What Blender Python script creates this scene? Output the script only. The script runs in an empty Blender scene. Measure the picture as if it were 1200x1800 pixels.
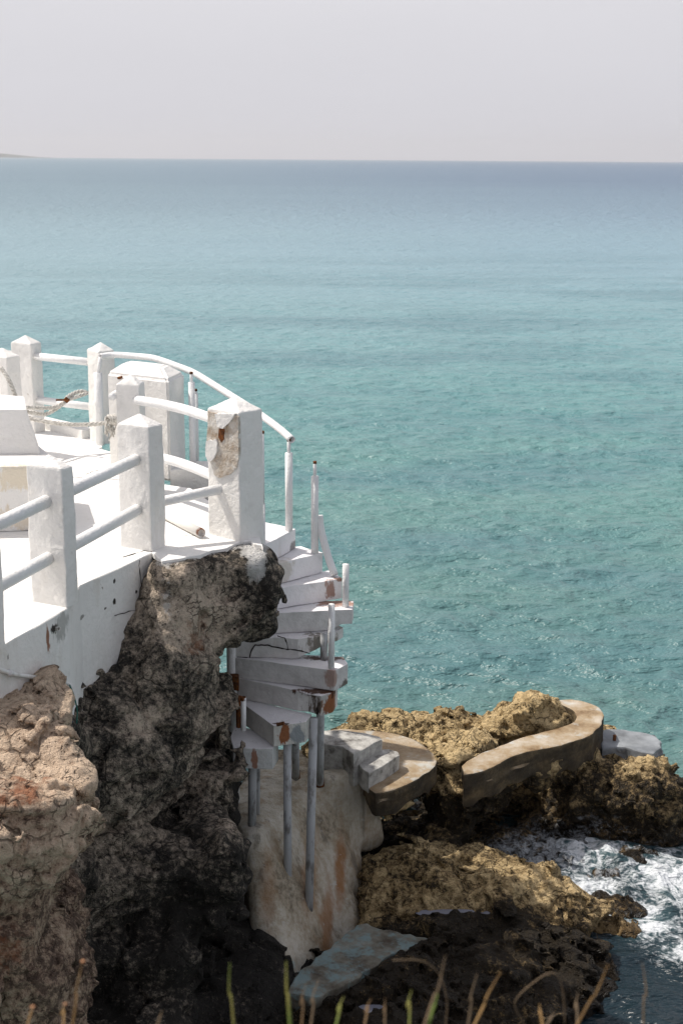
import bpy, bmesh, math, random
import numpy as np
from mathutils import Vector

rnd = random.Random(7)
DENOISE = True
# ------------------------------------------------------------------ camera
CAM_H, FPX = 6.0, 2500.0
PITCH = math.atan(620.3 / FPX); ROLL = math.radians(.41)
scene = bpy.context.scene
cam_d = bpy.data.cameras.new('camera'); cam = bpy.data.objects.new('camera', cam_d)
scene.collection.objects.link(cam); scene.camera = cam
cam_d.sensor_fit = 'VERTICAL'; cam_d.sensor_height = 36; cam_d.lens = 50
cam_d.clip_start = .1; cam_d.clip_end = 60000
cam.location = (0, 0, CAM_H)
from mathutils import Matrix
cam.matrix_world = Matrix.Translation((0, 0, CAM_H)) @ Matrix.Rotation(math.pi/2 - PITCH, 4, 'X') @ Matrix.Rotation(ROLL, 4, 'Z')
cam_d.dof.use_dof = True; cam_d.dof.focus_distance = 10.6; cam_d.dof.aperture_fstop = 5.0
scene.render.resolution_x = 682; scene.render.resolution_y = 1024

# ------------------------------------------------------------------ light
SUN_EL, SUN_AZ = 55.0, 156.0        # azimuth of the direction TOWARDS the sun, degrees anticlockwise from +X
SKY_GAIN = 1.0
w = bpy.data.worlds.new('World'); scene.world = w; w.use_nodes = True
nt = w.node_tree; nt.nodes.clear()
wo = nt.nodes.new('ShaderNodeOutputWorld'); bg = nt.nodes.new('ShaderNodeBackground')
sky = nt.nodes.new('ShaderNodeTexSky'); sky.sky_type = 'NISHITA'; sky.sun_disc = False
sky.sun_elevation = math.radians(SUN_EL); sky.sun_rotation = math.radians(90 - SUN_AZ)
sky.dust_density = 6; sky.air_density = 1; sky.ozone_density = 1
# thin high overcast: the clear sky is mostly veiled by pale cloud with a very soft mottling
tc = nt.nodes.new('ShaderNodeTexCoord'); mp = nt.nodes.new('ShaderNodeMapping'); mp.inputs['Scale'].default_value = (1, 1, 4)
nz = nt.nodes.new('ShaderNodeTexNoise'); nz.inputs['Scale'].default_value = 1.6; nz.inputs['Detail'].default_value = 5
nt.links.new(tc.outputs['Generated'], mp.inputs[0]); nt.links.new(mp.outputs[0], nz.inputs['Vector'])
sx = nt.nodes.new('ShaderNodeSeparateXYZ'); nt.links.new(tc.outputs['Generated'], sx.inputs[0])
rp = nt.nodes.new('ShaderNodeValToRGB'); nt.links.new(sx.outputs['Z'], rp.inputs[0])
el = rp.color_ramp.elements      # pale sea haze low down
el[0].position = 0.0; el[0].color = (6.95, 6.95, 7.5, 1)
el[1].position = 0.12; el[1].color = (7.55, 7.45, 7.85, 1)
hz = nt.nodes.new('ShaderNodeValToRGB'); nt.links.new(sx.outputs['Z'], hz.inputs[0])
el = hz.color_ramp.elements      # how much of the clear sky the haze veils, by height
el[0].position = .12; el[0].color = (.94,)*3 + (1,)
el[1].position = .65; el[1].color = (.45,)*3 + (1,)
mm = nt.nodes.new('ShaderNodeMapRange'); mm.inputs[1].default_value = .3; mm.inputs[2].default_value = .7
mm.inputs[3].default_value = .965; mm.inputs[4].default_value = 1.035; nt.links.new(nz.outputs['Fac'], mm.inputs[0])
vm = nt.nodes.new('ShaderNodeVectorMath'); vm.operation = 'SCALE'
nt.links.new(rp.outputs[0], vm.inputs[0]); nt.links.new(mm.outputs[0], vm.inputs['Scale'])
mx = nt.nodes.new('ShaderNodeMix'); mx.data_type = 'RGBA'; nt.links.new(hz.outputs[0], mx.inputs[0])
nt.links.new(sky.outputs[0], mx.inputs[6]); nt.links.new(vm.outputs[0], mx.inputs[7])
nt.links.new(mx.outputs[2], bg.inputs[0]); bg.inputs[1].default_value = .1 * SKY_GAIN
nt.links.new(bg.outputs[0], wo.inputs[0])
sd = bpy.data.lights.new('sun', 'SUN'); so = bpy.data.objects.new('sun', sd); scene.collection.objects.link(so)
sd.energy = 4.6; sd.angle = math.radians(.6); sd.color = (1, .94, .86)
_e, _a = math.radians(SUN_EL), math.radians(SUN_AZ)
SUNV = Vector((math.cos(_e)*math.cos(_a), math.cos(_e)*math.sin(_a), math.sin(_e)))
so.rotation_euler = SUNV.to_track_quat('Z', 'Y').to_euler()
vs = scene.view_settings
vs.view_transform = 'Standard'; vs.look = 'None'; vs.gamma = 1; vs.exposure = 0; vs.use_curve_mapping = False
scene.cycles.use_denoising = DENOISE
scene.cycles.max_bounces = 7; scene.cycles.diffuse_bounces = 4; scene.cycles.glossy_bounces = 3

# ------------------------------------------------------------------ survey helpers: photo pixel -> point in the place
def ray(px, py):
    x, y = px - 600, 900 - py
    x, y = x*math.cos(ROLL) - y*math.sin(ROLL), x*math.sin(ROLL) + y*math.cos(ROLL)
    x, y = x/FPX, y/FPX
    return (x, math.cos(PITCH) + y*math.sin(PITCH), -math.sin(PITCH) + y*math.cos(PITCH))
def AZ(px, py, z):
    d = ray(px, py); t = (z - CAM_H)/d[2]; return Vector((d[0]*t, d[1]*t, z))
def AY(px, py, Y):
    d = ray(px, py); t = Y/d[1]; return Vector((d[0]*t, Y, CAM_H + d[2]*t))

# ------------------------------------------------------------------ numpy noise + signed distance tools
_R = np.random.RandomState(11).rand(64, 64, 64).astype(np.float32)
_RJ = np.random.RandomState(12).rand(32, 32, 32, 4).astype(np.float32)
def vnoise(p, s, off=0.0):
    q = p*s + 100.37 + off; i = np.floor(q).astype(np.int32); f = (q - i).astype(np.float32); f = f*f*(3 - 2*f)
    i0 = i & 63; i1 = (i + 1) & 63
    x0, y0, z0 = i0[:, 0], i0[:, 1], i0[:, 2]; x1, y1, z1 = i1[:, 0], i1[:, 1], i1[:, 2]
    fx, fy, fz = f[:, 0], f[:, 1], f[:, 2]
    a = _R[x0, y0, z0]*(1-fx) + _R[x1, y0, z0]*fx; b = _R[x0, y1, z0]*(1-fx) + _R[x1, y1, z0]*fx
    c = _R[x0, y0, z1]*(1-fx) + _R[x1, y0, z1]*fx; d = _R[x0, y1, z1]*(1-fx) + _R[x1, y1, z1]*fx
    return (a*(1-fy) + b*fy)*(1-fz) + (c*(1-fy) + d*fy)*fz
def fbm(p, s, o=4, off=0.0, g=.5):
    t = 0; a = 1; n = 0
    for k in range(o):
        t = t + a*vnoise(p, s*2.03**k, off + k*7.7); n += a; a *= g
    return t/n
def ridged(p, s, o=4, off=0.0):
    t = 0; a = 1; n = 0
    for k in range(o):
        t = t + a*(1 - np.abs(2*vnoise(p, s*2.1**k, off + k*5.3) - 1)); n += a; a *= .5
    return t/n
def worley(p, s, off=0.0):
    """nearest / second distance, cell id and a tilted-plane value per cell (for angular broken facets)"""
    q = (p*s + 50 + off).astype(np.float32); i = np.floor(q).astype(np.int32); f = q - i
    f1 = np.full(len(p), 9., np.float32); f2 = f1.copy(); idv = np.zeros(len(p), np.float32); fc = idv.copy()
    ix = [(i + k) & 31 for k in (-1, 0, 1)]
    for dx in (-1, 0, 1):
        for dy in (-1, 0, 1):
            for dz in (-1, 0, 1):
                j = _RJ[ix[dx+1][:, 0], ix[dy+1][:, 1], ix[dz+1][:, 2]]
                ex = dx + j[:, 0] - f[:, 0]; ey = dy + j[:, 1] - f[:, 1]; ez = dz + j[:, 2] - f[:, 2]
                d = ex*ex + ey*ey + ez*ez
                n1 = d < f1; w_ = j[:, 3]
                f2 = np.where(n1, f1, np.minimum(f2, d)); idv = np.where(n1, w_, idv); f1 = np.where(n1, d, f1)
                t = w_*40
                fc = np.where(n1, ex*np.sin(t) + ey*np.cos(t*1.7) + ez*np.sin(t*2.3+1), fc)
    return np.sqrt(f1), np.sqrt(f2), idv, fc
def smin(a, b, k): h = np.clip(.5 + .5*(b-a)/k, 0, 1); return b*(1-h) + a*h - k*h*(1-h)
def smax(a, b, k): return -smin(-a, -b, k)
def ell(p, c, r, yaw=0, tilt=0):
    q = p - np.array(c)
    if yaw:
        a = math.radians(yaw); ca, sa = math.cos(a), math.sin(a)
        q = np.stack([q[:, 0]*ca + q[:, 1]*sa, -q[:, 0]*sa + q[:, 1]*ca, q[:, 2]], 1)
    if tilt:
        a = math.radians(tilt); ca, sa = math.cos(a), math.sin(a)
        q = np.stack([q[:, 0]*ca + q[:, 2]*sa, q[:, 1], -q[:, 0]*sa + q[:, 2]*ca], 1)
    r = np.array(r); k0 = np.sqrt(((q/r)**2).sum(1)); k1 = np.sqrt(((q/(r*r))**2).sum(1)) + 1e-6
    return (k0*(k0-1)/k1).astype(np.float32)
def rbox(p, c, h, r=.08, yaw=0, tilt=0):
    q = p - np.array(c)
    if yaw:
        a = math.radians(yaw); ca, sa = math.cos(a), math.sin(a)
        q = np.stack([q[:, 0]*ca + q[:, 1]*sa, -q[:, 0]*sa + q[:, 1]*ca, q[:, 2]], 1)
    if tilt:
        a = math.radians(tilt); ca, sa = math.cos(a), math.sin(a)
        q = np.stack([q[:, 0]*ca + q[:, 2]*sa, q[:, 1], -q[:, 0]*sa + q[:, 2]*ca], 1)
    q = np.abs(q) - (np.array(h) - r)
    return (np.sqrt((np.maximum(q, 0)**2).sum(1)) + np.minimum(q.max(1), 0) - r).astype(np.float32)
def poly2(p, pts):
    x, y = p[:, 0], p[:, 1]; d = np.full(len(p), 1e9, np.float32); s = np.ones(len(p), np.float32)
    n = len(pts)
    for i in range(n):
        ax, ay = pts[i]; bx, by = pts[i-1]
        ex, ey = bx-ax, by-ay; wx, wy = x-ax, y-ay
        t = np.clip((wx*ex + wy*ey)/(ex*ex+ey*ey+1e-12), 0, 1)
        d = np.minimum(d, (wx-ex*t)**2 + (wy-ey*t)**2)
        c1 = y >= ay; c2 = y < by; c3 = ex*wy > ey*wx
        flip = (c1 & c2 & c3) | (~c1 & ~c2 & ~c3); s = np.where(flip, -s, s)
    return (s*np.sqrt(d)).astype(np.float32)
def prism(p, pts, z0, z1, r=.05):
    a = poly2(p, pts) + r; b = np.maximum(z0 - p[:, 2], p[:, 2] - z1) + r
    return (np.minimum(np.maximum(a, b), 0) + np.sqrt(np.maximum(a, 0)**2 + np.maximum(b, 0)**2) - r).astype(np.float32)

def surface_nets(fn, detail, lo, hi, h, band=.3, blur=.5):
    lo = np.array(lo, float); hi = np.array(hi, float)
    n = np.ceil((hi-lo)/h).astype(int) + 1
    # block-out field on a 3x coarser grid, interpolated up; the rock detail is added only near the surface
    K = 3; nc = (n-1)//K + 2
    g = [lo[i] + h*K*np.arange(nc[i]) for i in range(3)]
    C = np.stack([x.ravel() for x in np.meshgrid(*g, indexing='ij')], 1).astype(np.float32)
    v = np.concatenate([fn(C[i:i+600000]) for i in range(0, len(C), 600000)]).astype(np.float32).reshape(nc)
    for ax in range(3):
        q = np.arange(n[ax])/K; i0 = q.astype(int); f = (q-i0).astype(np.float32)
        f = f.reshape([-1 if a_ == ax else 1 for a_ in range(3)])
        v = np.take(v, i0, ax)*(1-f) + np.take(v, i0+1, ax)*f
    v = v.ravel(); idx = np.where(np.abs(v) < band)[0]
    ijk = np.stack(np.unravel_index(idx, n), 1)
    P = (lo + h*ijk).astype(np.float32)
    for i in range(0, len(idx), 400000):
        j = idx[i:i+400000]; v[j] = detail(P[i:i+400000], v[j])
    V = v.reshape(n)
    B = V.copy()                     # a light blur rounds off hair-thin horns left by the noise
    for ax in range(3):
        B = (np.roll(B, 1, ax) + B*2 + np.roll(B, -1, ax))*.25
    V = (V*(1-blur) + B*blur).astype(np.float32)
    # keep the block closed
    for ax in range(3):
        s = [slice(None)]*3
        s[ax] = 0; V[tuple(s)] = np.maximum(V[tuple(s)], h*.5)
        s[ax] = -1; V[tuple(s)] = np.maximum(V[tuple(s)], h*.5)
    ins = V < 0
    c = np.zeros(n-1, np.uint8)
    acc = np.zeros(tuple(n-1) + (3,), np.float32); cnt = np.zeros(n-1, np.float32)
    sl = [slice(0, -1), slice(1, None)]
    for ax in range(3):
        o = [a for a in range(3) if a != ax]
        for b0 in (0, 1):
            for b1 in (0, 1):
                sa = [None]*3; sb = [None]*3
                sa[ax] = sl[0]; sb[ax] = sl[1]
                sa[o[0]] = sb[o[0]] = sl[b0]; sa[o[1]] = sb[o[1]] = sl[b1]
                A = V[tuple(sa)]; B = V[tuple(sb)]
                m = (A < 0) != (B < 0)
                t = np.where(m, A/(A-B+1e-12), 0)
                acc[..., ax] += t*m; acc[..., o[0]] += b0*m; acc[..., o[1]] += b1*m; cnt += m
    act = cnt > 0; ids = -np.ones(n-1, np.int64); ids[act] = np.arange(act.sum())
    ii = np.argwhere(act)
    verts = lo + h*(ii + acc[act]/cnt[act][:, None])
    faces = []
    for ax in range(3):
        o = [(ax+1) % 3, (ax+2) % 3]
        sa = [slice(1, -1)]*3; sb = [slice(1, -1)]*3
        sa[ax] = slice(0, -1); sb[ax] = slice(1, None)
        A = ins[tuple(sa)]; B = ins[tuple(sb)]
        e = np.argwhere(A != B)
        if not len(e): continue
        base = e.copy(); base[:, o[0]] += 1; base[:, o[1]] += 1
        fl = A[tuple(e.T)]
        def cell(da, db):
            q = base.copy(); q[:, o[0]] += da; q[:, o[1]] += db; return ids[tuple(q.T)]
        q = np.stack([cell(-1, -1), cell(0, -1), cell(0, 0), cell(-1, 0)], 1)
        q[~fl] = q[~fl][:, ::-1]
        faces.append(q)
    verts = verts.astype(np.float32); faces = np.concatenate(faces)
    # drop loose crumbs: keep only the largest connected piece
    lab = np.arange(len(verts)); E_ = np.concatenate([faces[:, [0, 1]], faces[:, [1, 2]], faces[:, [2, 3]]])
    for _ in range(200):
        mn = np.minimum(lab[E_[:, 0]], lab[E_[:, 1]]); old = lab.copy()
        np.minimum.at(lab, E_[:, 0], mn); np.minimum.at(lab, E_[:, 1], mn)
        lab = lab[lab]; lab = lab[lab]
        if (lab == old).all(): break
    u, cn_ = np.unique(lab, return_counts=True); keep = lab == u[cn_.argmax()]
    faces = faces[keep[faces[:, 0]]]; new = np.cumsum(keep) - 1
    return verts[keep], new[faces]

# ------------------------------------------------------------------ object helpers
def props(o, label=None, cat=None, group=None, kind=None):
    if label: o['label'] = label
    if cat: o['category'] = cat
    if group: o['group'] = group
    if kind: o['kind'] = kind
    return o
def empty(name, loc, label, cat, group=None):
    o = bpy.data.objects.new(name, None); scene.collection.objects.link(o)
    o.location = loc; o.empty_display_size = .1
    return props(o, label, cat, group)
def link(name, me, parent=None, mat=None, smooth=False):
    if mat: me.materials.append(mat)
    if smooth: me.polygons.foreach_set('use_smooth', [True]*len(me.polygons))
    o = bpy.data.objects.new(name, me); scene.collection.objects.link(o)
    if parent: o.parent = parent
    return o
def base_of(parent):
    v = Vector((0, 0, 0))
    while parent: v += parent.location; parent = parent.parent
    return v
def mesh(name, verts, faces, mat=None, parent=None, smooth=False):
    b = base_of(parent); me = bpy.data.meshes.new(name)
    if isinstance(verts, np.ndarray):
        verts = verts - np.array(b)
        me.vertices.add(len(verts)); me.vertices.foreach_set('co', verts.astype(np.float32).ravel())
        nf = len(faces); me.loops.add(nf*4); me.loops.foreach_set('vertex_index', faces.astype(np.int32).ravel())
        me.polygons.add(nf); me.polygons.foreach_set('loop_start', np.arange(0, nf*4, 4, dtype=np.int32))
        me.update(calc_edges=True)
    else:
        me.from_pydata([Vector(v) - b for v in verts], [], faces)
    return link(name, me, parent, mat, smooth)
def bm_obj(name, bm, mat, parent=None, smooth=False):
    b = base_of(parent)
    if b.length: bmesh.ops.translate(bm, verts=bm.verts, vec=-b)
    bmesh.ops.recalc_face_normals(bm, faces=bm.faces)
    me = bpy.data.meshes.new(name); bm.to_mesh(me); bm.free()
    return link(name, me, parent, mat, smooth)
def bnoise(p, s=1.0, seed=0):
    a = np.array([[p[0], p[1], p[2]]], np.float32)
    return float(fbm(a, s, 2, seed)[0]) - .5
def rough_up(bm, amp, scale, seed=0):
    if not bm.verts: return
    P = np.array([v.co for v in bm.verts], np.float32)
    D = np.stack([fbm(P, scale, 3, seed + k*31) - .5 for k in range(3)], 1)*2*amp
    for v, d in zip(bm.verts, D): v.co += Vector(d)
def solid(poly_top, z0, bevel=.008, cuts=0, amp=0.0, scale=6, seed=0, top_z=None, tops=None, taper=None):
    """closed block from a plan polygon (list of (x,y)) between z0 and the top (one z, or one per corner)"""
    bm = bmesh.new(); n = len(poly_top)
    zt = tops if tops else [top_z]*n
    lo = [bm.verts.new((p[0], p[1], z0[i] if isinstance(z0, (list, tuple)) else z0)) for i, p in enumerate(poly_top)]
    hi = [bm.verts.new((p[0], p[1], zt[i])) for i, p in enumerate(poly_top)]
    bm.faces.new(hi); bm.faces.new(lo[::-1])
    for i in range(n): bm.faces.new((lo[i], lo[(i+1) % n], hi[(i+1) % n], hi[i]))
    bmesh.ops.recalc_face_normals(bm, faces=bm.faces)
    if bevel: bmesh.ops.bevel(bm, geom=bm.edges[:], offset=bevel, segments=2, profile=.6, affect='EDGES')
    if cuts: refine(bm, cuts)
    if amp: rough_up(bm, amp, scale, seed)
    return bm
def refine(bm, L):
    """split long edges until they are shorter than L"""
    bmesh.ops.triangulate(bm, faces=bm.faces)
    for _ in range(9):
        es = [e for e in bm.edges if e.calc_length() > L]
        if not es or len(bm.verts) > 30000: break
        bmesh.ops.subdivide_edges(bm, edges=es, cuts=1)
        bmesh.ops.triangulate(bm, faces=[f for f in bm.faces if len(f.verts) > 3])
def tube_bm(pts, rad, n=12, bm=None, cap=True, hollow=False):
    bm = bm or bmesh.new(); pts = [Vector(p) for p in pts]; rings = []
    up = Vector((0, 0, 1))
    for i, p in enumerate(pts):
        t = ((pts[i] - pts[i-1]).normalized() if i else Vector()) + ((pts[i+1] - pts[i]).normalized() if i < len(pts)-1 else Vector())
        t.normalize()
        a = t.cross(up)
        if a.length < .05: a = t.cross(Vector((1, 0, 0)))
        a.normalize()
        if rings and a.dot(la) < 0: a = -a
        la = a; b = a.cross(t); r = rad[i] if isinstance(rad, (list, tuple)) else rad
        rings.append([bm.verts.new(p + a*r*math.cos(2*math.pi*k/n) + b*r*math.sin(2*math.pi*k/n)) for k in range(n)])
    for i in range(len(rings)-1):
        for k in range(n): bm.faces.new((rings[i][k], rings[i][(k+1) % n], rings[i+1][(k+1) % n], rings[i+1][k]))
    if cap:
        for rg, p, q in ((rings[0], pts[0], pts[1]), (rings[-1], pts[-1], pts[-2])):
            if hollow:
                c = [bm.verts.new(p + (v.co-p)*.78) for v in rg]; d = [bm.verts.new(p + (v.co-p)*.78 + (q-p).normalized()*.04) for v in rg]
                for k in range(n):
                    bm.faces.new((rg[k], rg[(k+1) % n], c[(k+1) % n], c[k])); bm.faces.new((c[k], c[(k+1) % n], d[(k+1) % n], d[k]))
                bm.faces.new(d)
            else: bm.faces.new(rg)
    return bm
def spline(pts, m=8):
    pts = [Vector(p) for p in pts]; P = [pts[0]*2-pts[1]] + pts + [pts[-1]*2-pts[-2]]; out = []
    for i in range(1, len(P)-2):
        for k in range(m):
            t = k/m; a, b, c, d = P[i-1], P[i], P[i+1], P[i+2]
            out.append(.5*((2*b) + (c-a)*t + (2*a-5*b+4*c-d)*t*t + (3*b-a-3*c+d)*t**3))
    out.append(pts[-1]); return out
def setattr_f(o, name, vals):
    a = o.data.attributes.new(name, 'FLOAT', 'POINT'); a.data.foreach_set('value', np.asarray(vals, np.float32))

# ------------------------------------------------------------------ material helpers
class M:
    def __init__(s, name, rough=.8, spec=.3):
        s.m = bpy.data.materials.new(name); s.m.use_nodes = True; s.t = s.m.node_tree
        s.b = s.t.nodes['Principled BSDF']; s.b.inputs['Roughness'].default_value = rough
        s.b.inputs['Specular IOR Level'].default_value = spec
        s.geo = s.t.nodes.new('ShaderNodeNewGeometry'); s.pos = s.geo.outputs['Position']
    def L(s, a, b):
        if isinstance(a, (int, float)):
            try: b.default_value = a
            except TypeError: b.default_value = (a, a, a)
        elif isinstance(a, (tuple, list)):
            b.default_value = tuple(a) + ((1,) if len(a) == 3 and len(b.default_value) == 4 else ())
        else: s.t.links.new(a, b)
    def noise(s, scale, det=4, rough=.55, vec=None, dist=0, stretch=None, col=False):
        n = s.t.nodes.new('ShaderNodeTexNoise'); n.inputs['Scale'].default_value = scale; n.inputs['Detail'].default_value = det
        n.inputs['Roughness'].default_value = rough; n.inputs['Distortion'].default_value = dist
        v = vec or s.pos
        if stretch:
            mpn = s.t.nodes.new('ShaderNodeMapping'); mpn.inputs['Scale'].default_value = stretch; s.t.links.new(v, mpn.inputs[0]); v = mpn.outputs[0]
        s.t.links.new(v, n.inputs['Vector']); return n.outputs['Color' if col else 'Fac']
    def vor(s, scale, feat='F1', vec=None, out='Distance', rand=1):
        n = s.t.nodes.new('ShaderNodeTexVoronoi'); n.feature = feat; n.inputs['Scale'].default_value = scale
        n.inputs['Randomness'].default_value = rand
        s.t.links.new(vec or s.pos, n.inputs['Vector']); return n.outputs[out]
    def rng(s, v, a, b, c=0, d=1, smooth=True):
        n = s.t.nodes.new('ShaderNodeMapRange'); n.interpolation_type = 'SMOOTHSTEP' if smooth else 'LINEAR'
        s.L(v, n.inputs[0])
        for i, x in enumerate((a, b, c, d)): s.L(x, n.inputs[i+1])
        return n.outputs[0]
    def ma(s, op, a, b=0, c=None, clamp=False):
        n = s.t.nodes.new('ShaderNodeMath'); n.operation = op; n.use_clamp = clamp; s.L(a, n.inputs[0]); s.L(b, n.inputs[1])
        if c is not None: s.L(c, n.inputs[2])
        return n.outputs[0]
    def mix(s, f, a, b, mode='MIX'):
        n = s.t.nodes.new('ShaderNodeMix'); n.data_type = 'RGBA'; n.blend_type = mode
        s.L(f, n.inputs[0]); s.L(a, n.inputs[6]); s.L(b, n.inputs[7]); return n.outputs[2]
    def ramp(s, v, stops):
        n = s.t.nodes.new('ShaderNodeValToRGB'); s.L(v, n.inputs[0]); e = n.color_ramp.elements
        for i, (p, c) in enumerate(stops):
            x = e[i] if i < 2 else e.new(p)
            x.position = p; x.color = tuple(c) + (1,)
        return n.outputs[0]
    def attr(s, name):
        n = s.t.nodes.new('ShaderNodeAttribute'); n.attribute_name = name; return n.outputs['Fac']
    def xyz(s, v=None):
        n = s.t.nodes.new('ShaderNodeSeparateXYZ'); s.t.links.new(v or s.pos, n.inputs[0]); return n.outputs
    def warp(s, amt, scale=3):
        c = s.noise(scale, 3, col=True); n = s.t.nodes.new('ShaderNodeVectorMath'); n.operation = 'MULTIPLY_ADD'
        s.t.links.new(c, n.inputs[0]); n.inputs[1].default_value = (amt,)*3; s.t.links.new(s.pos, n.inputs[2]); return n.outputs[0]
    def spot(s, c, r, edge=.35, scale=28, amt=1.1):
        """stain of its own ragged outline about a point of the place: 1 inside, 0 outside"""
        k_ = min(min(r)*1.6, .09)
        n = s.t.nodes.new('ShaderNodeVectorMath'); n.operation = 'SUBTRACT'; s.t.links.new(s.warp(k_, 9), n.inputs[0]); n.inputs[1].default_value = tuple(v + k_*.5 for v in c)
        d = s.t.nodes.new('ShaderNodeVectorMath'); d.operation = 'DIVIDE'; s.t.links.new(n.outputs[0], d.inputs[0]); d.inputs[1].default_value = tuple(r)
        l = s.t.nodes.new('ShaderNodeVectorMath'); l.operation = 'LENGTH'; s.t.links.new(d.outputs[0], l.inputs[0])
        q = s.ma('ADD', l.outputs['Value'], s.ma('MULTIPLY', s.ma('SUBTRACT', s.noise(scale, 5, .7, stretch=(1, 1, .4)), .5), amt*2))
        return s.rng(q, 1 - edge, 1, 1, 0)
    def bump(s, h, strength=.5, dist=.01, prev=None):
        n = s.t.nodes.new('ShaderNodeBump'); n.inputs['Strength'].default_value = strength; n.inputs['Distance'].default_value = dist
        s.L(h, n.inputs['Height'])
        if prev is not None: s.t.links.new(prev, n.inputs['Normal'])
        return n.outputs[0]
    def out(s, col=None, nrm=None, rough=None):
        if col is not None: s.L(col, s.b.inputs['Base Color'])
        if nrm is not None: s.t.links.new(nrm, s.b.inputs['Normal'])
        if rough is not None: s.L(rough, s.b.inputs['Roughness'])
        return s.m

def paint_mat(name, base=(.80, .785, .76), stains=(), dirt=.5, chips=.0, grime=(.34, .32, .29), rough=.75, riser=None):
    m = M(name, rough, .25)
    n1 = m.noise(2.2, 5); n2 = m.noise(38, 4, .6); n3 = m.noise(7, 5, .6); wd = m.noise(4.5, 6, .7, stretch=(1, 1, .28))
    c = m.mix(m.rng(n1, .35, .7), base, tuple(v*.94 for v in base))
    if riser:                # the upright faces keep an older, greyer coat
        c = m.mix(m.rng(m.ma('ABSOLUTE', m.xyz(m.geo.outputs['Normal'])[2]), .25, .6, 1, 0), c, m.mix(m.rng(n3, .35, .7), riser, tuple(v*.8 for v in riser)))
    # faint weathering and small dark specks
    c = m.mix(m.ma('MULTIPLY', m.rng(n3, .56, .78), .35*dirt), c, grime)
    c = m.mix(m.ma('MULTIPLY', m.rng(wd, .55, .72), .30*dirt), c, (.50, .44, .35))
    pe = m.ma('MULTIPLY', m.rng(m.noise(15, 7, .75), .66, .685), m.rng(m.noise(1.7, 3), .50, .60))
    c = m.mix(m.ma('MULTIPLY', pe, min(1, 1.1*dirt)), c, (.42, .38, .32))
    sp = m.ma('MULTIPLY', m.rng(m.vor(26, vec=m.warp(.05, 20)), .09, .05), m.rng(m.noise(3.1, 2), .52, .66))
    c = m.mix(m.ma('MULTIPLY', sp, min(1, .75*dirt)), c, (.12, .10, .085))
    if chips:
        q = m.rng(m.noise(9, 6, .72), .70 - .08*chips, .73 - .08*chips)
        c = m.mix(q, c, (.26, .235, .20))
    for (pt, r, colr, k) in stains:
        c = m.mix(m.ma('MULTIPLY', m.spot(pt, r), k), c, colr)
    h = m.ma('ADD', m.ma('MULTIPLY', n2, .6), m.ma('MULTIPLY', m.noise(11, 5, .6), 1.2))
    h = m.ma('SUBTRACT', h, m.ma('MULTIPLY', pe, .25))
    b = m.bump(h, .6, .016)
    return m.out(c, b, m.rng(n3, .3, .7, rough-.1, rough+.1))

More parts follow.
